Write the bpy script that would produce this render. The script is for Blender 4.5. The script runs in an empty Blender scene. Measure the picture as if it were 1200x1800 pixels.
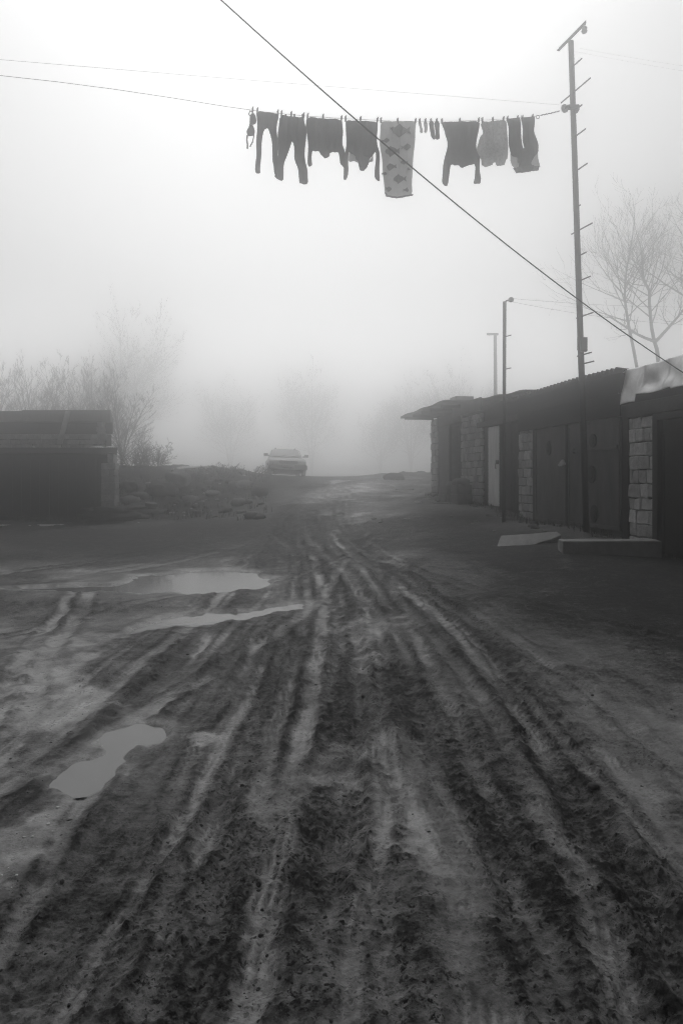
import bpy, bmesh, math, random
import numpy as np
from mathutils import Vector, Matrix

scene = bpy.context.scene
col = scene.collection
R = math.radians

# ------------------------------------------------------------------ camera
EYE = 1.6
F = 1250.0            # focal length in photo pixels (photo is 1200 x 1800)
CX, CY = 600.0, 845.0 # principal point: the eye-level row is 845
cam_d = bpy.data.cameras.new("camera")
cam = bpy.data.objects.new("camera", cam_d)
col.objects.link(cam)
cam.location = (0, 0, EYE)
cam.rotation_euler = (R(90), 0, 0)
cam_d.sensor_fit = 'HORIZONTAL'
cam_d.sensor_width = 24.0
cam_d.lens = 24.0 * F / 1200.0
cam_d.shift_y = -(900.0 - CY) / 1200.0
cam_d.clip_start = 0.05
cam_d.clip_end = 2000
scene.camera = cam

# ------------------------------------------------------------------ light
SUN_EL, SUN_AZ = R(60), R(-4)      # behind the fog, ahead of the camera
SKY_DIM, SKY_BRIGHT = 0.5, 1.8
SKY_LOW = 2.5
world = bpy.data.worlds.new("World")
scene.world = world
world.use_nodes = True
nt = world.node_tree
bg = nt.nodes['Background']
sky = nt.nodes.new('ShaderNodeTexSky')
sky.sky_type = 'NISHITA'
sky.sun_disc = False
sky.sun_elevation = SUN_EL
sky.sun_rotation = SUN_AZ
sky.dust_density = 4.0
bw = nt.nodes.new('ShaderNodeRGBToBW')
tc = nt.nodes.new('ShaderNodeTexCoord')
# added sky gain to light the fog: brighter ahead, dimmer behind and overhead
dot = nt.nodes.new('ShaderNodeVectorMath'); dot.operation = 'DOT_PRODUCT'
GLOW_EL = R(25)
dot.inputs[1].default_value = (math.sin(SUN_AZ)*math.cos(GLOW_EL), math.cos(SUN_AZ)*math.cos(GLOW_EL), math.sin(GLOW_EL))
ramp = nt.nodes.new('ShaderNodeMapRange')
ramp.interpolation_type = 'LINEAR'
ramp.inputs['From Min'].default_value = 0.0
ramp.inputs['From Max'].default_value = 1.0
ramp.inputs['To Min'].default_value = SKY_DIM
ramp.inputs['To Max'].default_value = SKY_BRIGHT
mul = nt.nodes.new('ShaderNodeMath'); mul.operation = 'MULTIPLY'
nt.links.new(sky.outputs['Color'], bw.inputs['Color'])
nt.links.new(tc.outputs['Generated'], dot.inputs[0])
nt.links.new(dot.outputs['Value'], ramp.inputs['Value'])
nt.links.new(bw.outputs[0], mul.inputs[0])
nt.links.new(ramp.outputs[0], mul.inputs[1])
sep = nt.nodes.new('ShaderNodeSeparateXYZ')      # second added gain, lifting the sky and fog low down
low = nt.nodes.new('ShaderNodeMapRange'); low.interpolation_type = 'SMOOTHSTEP'
low.inputs['From Min'].default_value = 0.0
low.inputs['From Max'].default_value = 0.28
low.inputs['To Min'].default_value = SKY_LOW
low.inputs['To Max'].default_value = 1.0
mul2 = nt.nodes.new('ShaderNodeMath'); mul2.operation = 'MULTIPLY'
nt.links.new(tc.outputs['Generated'], sep.inputs[0])
nt.links.new(sep.outputs['Z'], low.inputs['Value'])
nt.links.new(mul.outputs[0], mul2.inputs[0])
nt.links.new(low.outputs[0], mul2.inputs[1])
nt.links.new(mul2.outputs[0], bg.inputs['Color'])
bg.inputs['Strength'].default_value = 0.12
sun_d = bpy.data.lights.new("sun", 'SUN')
sun_d.energy = 0.5
sun_d.angle = R(90)
sun_d.color = (1, 1, 1)
sun = bpy.data.objects.new("sun", sun_d)
col.objects.link(sun)
sun.rotation_euler = (R(90) - SUN_EL, 0, R(180) - SUN_AZ)
sun.location = (0, 20, 60)

scene.view_settings.view_transform = 'Standard'
scene.view_settings.look = 'None'
scene.view_settings.gamma = 1
scene.view_settings.exposure = -0.66
scene.render.engine = 'CYCLES'
cy = scene.cycles
cy.use_denoising = True
cy.denoising_prefilter = 'NONE'
cy.use_adaptive_sampling = False
cy.pixel_filter_type = 'BLACKMAN_HARRIS'
cy.filter_width = 1.15
cy.max_bounces = 12
cy.diffuse_bounces = 3
cy.glossy_bounces = 3
cy.volume_bounces = 10
cy.transparent_max_bounces = 8
cy.sample_clamp_indirect = 8

# haze: even density, the sky outside it
HAZE_DENSITY = 0.034
HAZE_ANISO = 0.95
HAZE_COLOR = 0.985
HAZE_TOP = 14.5

# ------------------------------------------------------------------ helpers
rng = random.Random(7)

def px(x, y, d):
    """photo pixel at depth d -> world point"""
    return Vector(((x - CX) / F * d, d, EYE + (CY - y) / F * d))

def tag(o, label=None, cat=None, group=None, kind=None):
    if label: o['label'] = label
    if cat: o['category'] = cat
    if group: o['group'] = group
    if kind: o['kind'] = kind
    return o

def thing(name, label, cat, loc, group=None):
    o = bpy.data.objects.new(name, None)
    o.empty_display_size = 0.2
    col.objects.link(o)
    o.location = loc
    return tag(o, label, cat, group)

def origin_of(o):
    v = Vector((0, 0, 0))
    while o is not None:
        v += o.location
        o = o.parent
    return v

class G:
    """collects faces; build() links them as one mesh object"""
    def __init__(s): s.v = []; s.f = []; s.m = []
    def add(s, vs, fs, m=0):
        b = len(s.v); s.v += [tuple(p) for p in vs]
        for f in fs: s.f.append([i + b for i in f]); s.m.append(m)
    def box8(s, c, m=0):
        s.add(c, [(0,3,2,1),(4,5,6,7),(0,1,5,4),(1,2,6,5),(2,3,7,6),(3,0,4,7)], m)
    def box(s, x0, x1, y0, y1, z0, z1, m=0):
        s.box8([(x0,y0,z0),(x1,y0,z0),(x1,y1,z0),(x0,y1,z0),(x0,y0,z1),(x1,y0,z1),(x1,y1,z1),(x0,y1,z1)], m)
    def tube(s, pts, r, n=6, m=0):
        pts = [Vector(p) for p in pts]
        rs = r if isinstance(r, (list, tuple)) else [r] * len(pts)
        vs = []; fs = []; up = None
        for i, p in enumerate(pts):
            t = (pts[min(i+1, len(pts)-1)] - pts[max(i-1, 0)])
            if t.length < 1e-9: t = Vector((0,0,1))
            t.normalize()
            if up is None:
                a = Vector((0,0,1)) if abs(t.z) < .9 else Vector((1,0,0))
                up = t.cross(a).normalized()
            else:
                up = (up - t * up.dot(t))
                up = up.normalized() if up.length > 1e-6 else t.orthogonal().normalized()
            w = t.cross(up)
            for k in range(n):
                a = 2*math.pi*k/n
                vs.append(p + (up*math.cos(a) + w*math.sin(a)) * rs[i])
        for i in range(len(pts)-1):
            for k in range(n):
                k2 = (k+1) % n
                fs.append((i*n+k, i*n+k2, (i+1)*n+k2, (i+1)*n+k))
        fs.append(tuple(range(n))[::-1]); L = (len(pts)-1)*n
        fs.append(tuple(L+k for k in range(n)))
        s.add(vs, fs, m)
    def prism(s, poly, vec, m=0):
        vec = Vector(vec); n = len(poly)
        vs = [Vector(p) for p in poly] + [Vector(p) + vec for p in poly]
        fs = [tuple(range(n)), tuple(range(n, 2*n))[::-1]]
        for i in range(n):
            j = (i+1) % n
            fs.append((i, i+n, j+n, j))
        s.add(vs, fs, m)
    def lathe(s, c, prof, axis=(0,0,1), n=12, m=0):
        c = Vector(c); ax = Vector(axis).normalized(); u = ax.orthogonal().normalized(); w = ax.cross(u)
        vs = []; fs = []
        for (r, h) in prof:
            for k in range(n):
                a = 2*math.pi*k/n
                vs.append(c + ax*h + (u*math.cos(a)+w*math.sin(a))*r)
        for i in range(len(prof)-1):
            for k in range(n):
                k2 = (k+1) % n
                fs.append((i*n+k, i*n+k2, (i+1)*n+k2, (i+1)*n+k))
        fs.append(tuple(range(n))[::-1]); L = (len(prof)-1)*n
        fs.append(tuple(L+k for k in range(n)))
        s.add(vs, fs, m)
    def skew(s, D, k=-.34):
        s.v = [(p[0] + max(0, p[1]-D)*k, p[1], p[2]) for p in s.v]
    def build(s, name, mats, parent=None, bevel=0, smooth=False, weld=True, world=True):
        """verts are world coordinates (world=True) or already local to the parent"""
        off = origin_of(parent) if (parent is not None and world) else Vector((0,0,0))
        me = bpy.data.meshes.new(name)
        if parent is None and world and s.v:
            a = np.array(s.v); lo = a.min(0); hi = a.max(0)
            off = Vector(((lo[0]+hi[0])/2, (lo[1]+hi[1])/2, lo[2]))
        me.from_pydata([tuple(Vector(p) - off) for p in s.v], [], s.f)
        if not isinstance(mats, (list, tuple)): mats = [mats]
        for m in mats: me.materials.append(m)
        me.polygons.foreach_set('material_index', s.m)
        bm = bmesh.new(); bm.from_mesh(me)
        bmesh.ops.recalc_face_normals(bm, faces=bm.faces)
        bm.to_mesh(me); bm.free()
        if smooth: me.polygons.foreach_set('use_smooth', [True]*len(me.polygons))
        me.update()
        o = bpy.data.objects.new(name, me)
        col.objects.link(o)
        if parent is not None: o.parent = parent
        elif world: o.location = off
        if bevel:
            b = o.modifiers.new('bevel', 'BEVEL'); b.width = bevel; b.segments = 2; b.limit_method = 'ANGLE'; b.angle_limit = R(40)
        return o

def noise_mat(name, base, var=0.35, rough=0.85, scale=6.0, bump=0.3, bscale=40.0, spec=0.2, metallic=0.0,
              island=0.0, streak=None, rough_var=0.0, subsurf=None, bdist=0.01):
    m = bpy.data.materials.new(name); m.use_nodes = True
    t = m.node_tree; n = t.nodes; L = t.links
    b = n['Principled BSDF']
    tcn = n.new('ShaderNodeTexCoord')
    mp = n.new('ShaderNodeMapping'); L.new(tcn.outputs['Object'], mp.inputs[0])
    if streak: mp.inputs['Scale'].default_value = streak
    nz = n.new('ShaderNodeTexNoise'); nz.inputs['Scale'].default_value = scale; nz.inputs['Detail'].default_value = 8; nz.inputs['Roughness'].default_value = .65
    L.new(mp.outputs[0], nz.inputs['Vector'])
    mr = n.new('ShaderNodeMapRange'); mr.inputs['From Min'].default_value = .3; mr.inputs['From Max'].default_value = .7
    mr.inputs['To Min'].default_value = base*(1-var); mr.inputs['To Max'].default_value = base*(1+var)
    L.new(nz.outputs['Fac'], mr.inputs['Value'])
    out = mr.outputs[0]
    if island:
        g = n.new('ShaderNodeNewGeometry')
        mi = n.new('ShaderNodeMapRange'); mi.inputs['To Min'].default_value = 1-island; mi.inputs['To Max'].default_value = 1+island
        L.new(g.outputs['Random Per Island'], mi.inputs['Value'])
        mu = n.new('ShaderNodeMath'); mu.operation = 'MULTIPLY'; L.new(out, mu.inputs[0]); L.new(mi.outputs[0], mu.inputs[1]); out = mu.outputs[0]
    cb = n.new('ShaderNodeCombineColor')
    for i in range(3): L.new(out, cb.inputs[i])
    L.new(cb.outputs[0], b.inputs['Base Color'])
    b.inputs['Roughness'].default_value = rough
    b.inputs['Metallic'].default_value = metallic
    b.inputs['Specular IOR Level'].default_value = spec
    if rough_var:
        r2 = n.new('ShaderNodeMapRange'); r2.inputs['From Min'].default_value = .3; r2.inputs['From Max'].default_value = .7
        r2.inputs['To Min'].default_value = max(0.03, rough-rough_var); r2.inputs['To Max'].default_value = min(1, rough+rough_var)
        L.new(nz.outputs['Fac'], r2.inputs['Value']); L.new(r2.outputs[0], b.inputs['Roughness'])
    if bump:
        n2 = n.new('ShaderNodeTexNoise'); n2.inputs['Scale'].default_value = bscale; n2.inputs['Detail'].default_value = 6
        L.new(mp.outputs[0], n2.inputs['Vector'])
        bp = n.new('ShaderNodeBump'); bp.inputs['Strength'].default_value = bump; bp.inputs['Distance'].default_value = bdist
        L.new(n2.outputs['Fac'], bp.inputs['Height']); L.new(bp.outputs[0], b.inputs['Normal'])
    return m

M = {}
def translucent(m, amount, tint=.9):
    t = m.node_tree; b = t.nodes['Principled BSDF']; out = t.nodes['Material Output']
    tr = t.nodes.new('ShaderNodeBsdfTranslucent'); mx = t.nodes.new('ShaderNodeMixShader')
    src = b.inputs['Base Color'].links[0].from_socket
    g_ = t.nodes.new('ShaderNodeGamma'); g_.inputs[1].default_value = tint; t.links.new(src, g_.inputs[0])
    t.links.new(g_.outputs[0], tr.inputs['Color']); mx.inputs[0].default_value = amount
    t.links.new(b.outputs[0], mx.inputs[1]); t.links.new(tr.outputs[0], mx.inputs[2]); t.links.new(mx.outputs[0], out.inputs['Surface'])
M['stone']   = noise_mat('limestone_block', .44, .3, .9, 9, .8, 30, island=.28, bdist=.02)
M['mortar']  = noise_mat('dark_mortar', .05, .4, .95, 9, .8, 40)
M['darkstone'] = noise_mat('sooty_stone', .16, .4, .9, 7, .8, 30, island=.25)
M['concrete'] = noise_mat('weathered_concrete', .24, .35, .9, 5, .6, 45)
M['palecon'] = noise_mat('pale_concrete', .45, .3, .9, 5, .6, 45)
M['darkcon'] = noise_mat('stained_concrete', .06, .5, .9, 4, .6, 45)
M['gate']    = noise_mat('dull_gate_paint', .085, .75, .55, 5, .25, 12, rough_var=.12, streak=(1,1,.35))
M['gatedark'] = noise_mat('rusted_dark_steel', .014, .5, .6, 6, .4, 60)
M['board']   = noise_mat('tarred_board', .007, .5, .8, 5, .5, 30)
M['plank']   = noise_mat('grey_plank', .12, .4, .85, 5, .5, 30, streak=(6,6,.5))
M['whitedoor'] = noise_mat('worn_white_paint', .80, .18, .6, 3, .3, 25, streak=(3,3,.5))
M['galv']    = noise_mat('galvanised_sheet', .80, .14, .42, 7, .25, 30, metallic=.3, rough_var=.1)
M['corr']    = noise_mat('corrugated_sheet', .02, .4, .6, 4, .2, 30)
M['roofsheet'] = noise_mat('grey_roof_sheet', .12, .4, .8, 4, .3, 30)
M['steel']   = noise_mat('dark_pole_steel', .030, .4, .6, 8, .3, 60)
M['porcelain'] = noise_mat('insulator_porcelain', .6, .1, .35, 8, 0)
M['wire']    = noise_mat('wire', .03, .2, .6, 8, 0)
M['rope']    = noise_mat('rope', .25, .2, .9, 8, 0)
M['bark']    = noise_mat('bark', .06, .4, .9, 12, .5, 60)
M['darkgrass'] = noise_mat('dead_grass', .035, .4, .9, 12, 0)
M['cloth']   = noise_mat('dark_cloth', .022, .3, .95, 14, .4, 220, bdist=.004)
M['cloth2']  = noise_mat('charcoal_cloth', .035, .3, .95, 14, .4, 220, bdist=.004)
M['lining']  = noise_mat('pale_lining', .22, .2, .95, 14, .4, 220, bdist=.004)
M['towel']   = noise_mat('pale_towel', .20, .2, .95, 20, .6, 260, bdist=.004)
M['fish']    = noise_mat('fish_print', .06, .5, .95, 45, .4, 260, bdist=.004)
M['paleknit'] = noise_mat('pale_knit', .30, .3, .95, 30, .4, 200, bdist=.004)
M['mottle']  = noise_mat('mottled_cloth', .13, .75, .95, 26, .5, 200, bdist=.004)
for k_ in ('lining', 'towel', 'paleknit', 'mottle'): translucent(M[k_], .45, .35)
M['peg']     = noise_mat('peg_wood', .08, .3, .8, 20, 0)
M['litter']  = noise_mat('pale_litter', .45, .25, .7, 15, .3, 40)
M['snow']    = noise_mat('old_snow', .75, .1, .8, 12, .4, 40)
M['clod']    = noise_mat('mud_clod', .035, .4, .8, 20, .8, 60)
M['pebble']  = noise_mat('pale_pebble', .5, .2, .6, 20, .3, 40)
M['rubble']  = noise_mat('dull_rubble', .10, .4, .9, 8, .8, 30, island=.3)
M['carpaint'] = noise_mat('car_paint', .26, .1, .3, 3, 0, spec=.6)
M['cardark'] = noise_mat('black_plastic', .02, .3, .6, 6, 0)
M['carglass'] = noise_mat('car_glass', .14, .1, .08, 3, 0, spec=.6)  # grey base colour stands in for sky mirrored in the glass
M['lamp']    = noise_mat('headlight_glass', .35, .1, .15, 3, 0)
M['plate']   = noise_mat('number_plate', .6, .05, .5, 3, 0)
M['rubber']  = noise_mat('tyre_rubber', .015, .3, .9, 12, .3, 40)

# ------------------------------------------------------------------ the lie of the land
CTRL = np.array([
 (0,0,0),(-6,0,0),(6,0,0.02),(0,-10,0),(-20,-10,0),(20,-10,0),
 (0,4,0),(-3,4,-.02),(4,4,.03),(0,8,.07),(-6,8,.03),(4.5,8,.20),
 (-2.2,10.5,.10),(-8,11,.08),(3.4,11,.49),(5.1,11.5,.42),(5.5,10,.36),
 (2.6,12.2,.47),(4.6,13.2,.64),(4.3,15.9,.69),(3.7,17.7,.86),(3.4,19.7,.98),(2.9,23,1.12),(10,16,.8),(10,23,1.3),
 (0.3,14,.36),(-.6,17,.58),(-.9,20,.82),(-1.1,25,1.22),(-1.3,30,1.66),(-1.5,33,1.78),(-1.5,40,1.72),(-1.5,60,1.4),
 (2,30,1.70),(4,30,1.74),(2,33,1.86),(1.2,23,1.06),
 (-8,18,.22),(-8.5,22.7,.33),(-15,22.7,.3),(-4.6,22.5,.55),(-6.5,27.5,1.92),(-4.3,29,1.93),(-9,28,1.9),(-15,30,2.1),
 (-10,35,2.2),(10,35,2.2),(-40,60,2.5),(40,60,2.5),(-100,100,3),(100,100,3),(0,250,2),(200,200,3),(-200,200,3),
 (200,-30,0),(-200,-30,0),(-40,20,.8),(40,20,1.2)], float)
def _phi(r): return np.sqrt(r*r + 2.0)
_A = _phi(np.hypot(CTRL[:,0][:,None]-CTRL[:,0], CTRL[:,1][:,None]-CTRL[:,1])) 
_mean = CTRL[:,2].mean()
_W = np.linalg.solve(_A - 0.02*np.eye(len(CTRL)), CTRL[:,2]-_mean)
def base_h(x, y):
    x = np.asarray(x, float); y = np.asarray(y, float)
    out = np.full(np.broadcast(x, y).shape, _mean)
    for (cx, cyy, _), w in zip(CTRL, _W):
        out = out + w*_phi(np.hypot(x-cx, y-cyy))
    return out
def hz(x, y): return float(base_h(x, y))
_yy = np.exp(np.linspace(math.log(1.2), math.log(70), 1500))
def gp(x, y):
    """photo pixel -> point on the ground"""
    r = (x-CX)/F; z = EYE + (CY-y)/F*_yy
    h = base_h(r*_yy, _yy)
    k = np.where(z <= h)[0]
    i = k[0] if len(k) else len(_yy)-1
    return Vector((r*_yy[i], _yy[i], h[i]))

# value noise
def _hash(ix, iy, seed):
    n = (ix*374761393 + iy*668265263 + seed*974711) & 0x7fffffff
    n = ((n ^ (n >> 13)) * 1274126177) & 0x7fffffff
    return ((n ^ (n >> 16)) & 0xffff) / 65535.0
def vnoise(x, y, s, seed=0):
    x = x*s; y = y*s
    ix = np.floor(x).astype(np.int64); iy = np.floor(y).astype(np.int64)
    fx = x-ix; fy = y-iy
    fx = fx*fx*fx*(fx*(fx*6-15)+10); fy = fy*fy*fy*(fy*(fy*6-15)+10)
    a = _hash(ix,iy,seed); b = _hash(ix+1,iy,seed); c = _hash(ix,iy+1,seed); d = _hash(ix+1,iy+1,seed)
    return (a*(1-fx)+b*fx)*(1-fy) + (c*(1-fx)+d*fx)*fy
def fbm(x, y, s, o=4, seed=0, g=.5):
    t = 0; a = 1; n = 0
    for k in range(o):
        t = t + a*vnoise(x*math.cos(k)+y*math.sin(k), y*math.cos(k)-x*math.sin(k), s*2**k, seed+k*17); n += a; a *= g
    return t/n
def sstep(a, b, v):
    t = np.clip((v-a)/(b-a), 0, 1); return t*t*(3-2*t)
def dist_line(x, y, pts):
    d = np.full(x.shape, 1e9); u = np.zeros(x.shape); L = 0
    for (a, b) in zip(pts[:-1], pts[1:]):
        dx, dy = b[0]-a[0], b[1]-a[1]; l2 = dx*dx+dy*dy; l = math.sqrt(l2)
        t = np.clip(((x-a[0])*dx+(y-a[1])*dy)/l2, 0, 1)
        q = np.hypot(x-a[0]-t*dx, y-a[1]-t*dy)
        k = q < np.abs(d); sg = np.sign((x-a[0])*dy-(y-a[1])*dx); d = np.where(k, q*np.where(sg == 0, 1, sg), d); u = np.where(k, L+t*l, u); L += l
    return d, u
def sdf_poly(x, y, poly):
    ins = np.zeros(x.shape, bool); d = np.full(x.shape, 1e9); n = len(poly)
    for i in range(n):
        a = poly[i]; b = poly[(i+1) % n]
        dx, dy = b[0]-a[0], b[1]-a[1]; l2 = dx*dx+dy*dy
        t = np.clip(((x-a[0])*dx+(y-a[1])*dy)/l2, 0, 1)
        d = np.minimum(d, np.hypot(x-a[0]-t*dx, y-a[1]-t*dy))
        c = ((a[1] > y) != (b[1] > y)) & (x < dx*(y-a[1])/(dy if abs(dy) > 1e-9 else 1e-9) + a[0])
        ins ^= c
    return np.where(ins, -d, d)

PUDDLES = [
 ('broad pale puddle across the left of the track below the shed', .10,
  [(0,1036),(90,1032),(190,1028),(235,1013),(300,1008),(330,1005),(400,1003),(470,1004),(487,1018),(470,1033),(400,1043),(300,1046),(240,1049),(190,1046),(100,1041)]),
 ('long thin puddle slanting down to the left below the broad one', .045,
  [(100,1150),(160,1125),(220,1108),(330,1083),(440,1071),(520,1057),(562,1060),(540,1073),(460,1087),(380,1101),(300,1106),(230,1124),(160,1150)]),
 ('kite shaped puddle in the near left wheel rut', -.012,
  [(225,1258),(262,1268),(295,1285),(272,1312),(215,1350),(155,1385),(105,1396),(115,1362),(160,1322),(185,1285)]),
]
def plane_pt(x, y, z):
    d = (EYE-z)*F/(y-CY); return ((x-CX)/F*d, d)

# smeared smooth mud, dark bank earth, and painted-in shading: photo polygon, pale, wet
SMEARS_AND_SHADING = [
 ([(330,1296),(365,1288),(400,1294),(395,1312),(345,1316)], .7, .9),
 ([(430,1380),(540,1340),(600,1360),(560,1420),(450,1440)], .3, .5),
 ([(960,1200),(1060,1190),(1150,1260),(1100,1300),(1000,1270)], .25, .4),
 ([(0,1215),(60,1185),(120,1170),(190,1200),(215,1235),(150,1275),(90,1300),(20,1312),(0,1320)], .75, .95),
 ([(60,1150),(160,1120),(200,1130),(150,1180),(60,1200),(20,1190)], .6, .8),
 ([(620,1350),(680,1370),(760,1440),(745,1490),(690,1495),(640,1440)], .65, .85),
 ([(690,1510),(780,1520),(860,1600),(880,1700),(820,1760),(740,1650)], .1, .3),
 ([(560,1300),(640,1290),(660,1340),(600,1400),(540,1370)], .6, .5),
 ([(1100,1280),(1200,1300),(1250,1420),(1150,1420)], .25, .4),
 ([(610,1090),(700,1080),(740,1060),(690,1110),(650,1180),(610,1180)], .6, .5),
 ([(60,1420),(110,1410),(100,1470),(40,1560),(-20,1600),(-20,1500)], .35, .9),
 ([(650,890),(760,885),(900,905),(1000,950),(1250,990),(1250,1170),(1080,1110),(900,1050),(760,985),(690,930)], -.95, .0),  # shading put into the soil colour before the garages, a tonal burn
 ([(-100,925),(200,925),(430,930),(380,965),(200,985),(-100,1005)], -.8, .1),  # the same painted shading on the ground below the left shed
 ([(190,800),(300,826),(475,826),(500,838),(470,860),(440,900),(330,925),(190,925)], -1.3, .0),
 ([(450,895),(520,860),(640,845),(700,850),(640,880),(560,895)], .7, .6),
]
# wheel tracks: photo polyline, half width (m), depth (m), pale, lump
TRACKS = [
 ([(596,905),(625,950),(680,1000),(760,1050),(840,1110),(905,1190),(960,1290),(1010,1390),(1055,1500),(1110,1620),(1180,1760)], .16, .03, -.5, .9),
 ([(690,1180),(740,1250),(800,1330),(850,1400),(900,1500),(965,1600),(1020,1700),(1060,1800)], .20, .03, -.9, 1.0),
 ([(860,1150),(905,1230),(950,1310),(1000,1400),(1060,1490),(1130,1600),(1220,1720)], .13, .025, -.8, 1.0),
 ([(560,905),(600,960),(680,1020),(790,1090),(870,1180),(930,1300)], .12, .025, .7, .1),
 ([(500,905),(520,950),(575,1010),(610,1080),(615,1180),(600,1300),(570,1450),(540,1600)], .15, .03, -.5, .8),
 ([(520,910),(560,970),(630,1030),(660,1100),(655,1200),(650,1330)], .12, .02, .8, .2),
 ([(478,935),(530,980),(585,1050),(590,1120),(570,1200),(520,1330)], .10, .02, .7, .2),
 ([(470,1090),(450,1160),(425,1250),(370,1400),(330,1500)], .13, .025, .6, .2),
 ([(500,1090),(480,1170),(450,1280),(400,1420),(350,1560)], .10, .03, -.6, .9),
 ([(400,1045),(370,1090),(330,1150),(270,1225),(200,1310),(110,1410),(30,1500),(-60,1600)], .17, .045, 1.0, .0),
 ([(160,1045),(120,1105),(70,1190),(30,1280),(-30,1400)], .11, .03, .9, .05),
 ([(130,1045),(80,1110),(30,1190),(-20,1280)], .09, .03, .8, .05),
 ([(200,1005),(330,985),(420,960),(470,935),(500,905)], .14, .02, .6, .1),
 ([(0,1010),(140,990),(300,965),(430,940)], .12, .02, .5, .1),
 ([(620,1120),(640,1250),(640,1400),(640,1550),(620,1700)], .17, .015, .8, .1),
 ([(700,1300),(760,1450),(830,1560),(870,1660),(890,1800)], .20, .02, .9, .05),
 ([(960,1180),(1050,1300),(1120,1420),(1210,1560)], .16, .015, .7, .1),
 ([(440,1560),(400,1660),(360,1800)], .18, .02, -.7, 1.0),
 ([(640,1160),(625,1300),(590,1450),(570,1560)], .08, .02, -.6, .9),
 ([(180,1500),(120,1600),(40,1720)], .28, .03, -.9, .7),
 ([(560,905),(545,880),(565,862),(600,845)], .55, .03, .6, .0),
 ([(900,1360),(1000,1500),(1060,1640),(1100,1800)], .10, .02, .6, .1),
]
_r = random.Random(4)
for _e in range(-500, 1750, 62):
    e_ = _e + _r.uniform(-70, 70); o_ = _r.uniform(-16, 16); w_ = _r.uniform(-60, 60)
    pl_ = [(600+(e_-600)*.02+o_,850),(572+o_+(e_-600)*.035,872),(546+o_+(e_-600)*.06,905),(558+o_+(e_-600)*.095,950),(592+o_+(e_-600)*.18,1040),(606+w_+(e_-600)*.36,1180),(600+w_*1.6+(e_-600)*.60,1400),(600+(e_-600)*.85,1650),(e_,1800)]
    k_ = _r.choice([0, 0, 1, 3, 4, 5])          # some only show part of the way
    TRACKS.append((pl_[k_:] if _r.random() < .7 else pl_[:-2], _r.uniform(.035,.08), _r.uniform(.006,.013), _r.choice([.55,.5,.45,-.4,-.45,.65]), _r.uniform(.1,.8)))
TRACKS += [([(0,1120),(200,1075),(420,1035),(600,990),(660,940)], .08, .015, .4, .2),
 ([(1200,1130),(1000,1080),(800,1030),(660,985),(590,930)], .09, .015, .35, .2),
 ([(1200,1260),(1010,1160),(850,1070),(720,1000)], .08, .012, -.3, .5),
 ([(0,1400),(230,1270),(430,1150),(560,1060),(610,985)], .09, .015, .5, .2),
 ([(250,1800),(420,1500),(600,1300),(760,1180)], .08, .012, -.3, .7)]
TRACK_W = []
for pl, hw, dep, pale, lump in TRACKS:
    pts = []
    for p in pl:
        if p[0] < 0 or p[0] > 1200 or p[1] > 1800:
            q = gp(p[0], p[1])
        else: q = gp(*p)
        pts.append((q.x, q.y))
    # smooth the polyline
    for it in range(2):
        out = [pts[0]]
        for a, b in zip(pts[:-1], pts[1:]):
            out += [(a[0]*.75+b[0]*.25, a[1]*.75+b[1]*.25), (a[0]*.25+b[0]*.75, a[1]*.25+b[1]*.75)]
        pts = out + [pts[-1]]
    TRACK_W.append((pts, hw, dep, pale, lump))

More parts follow.
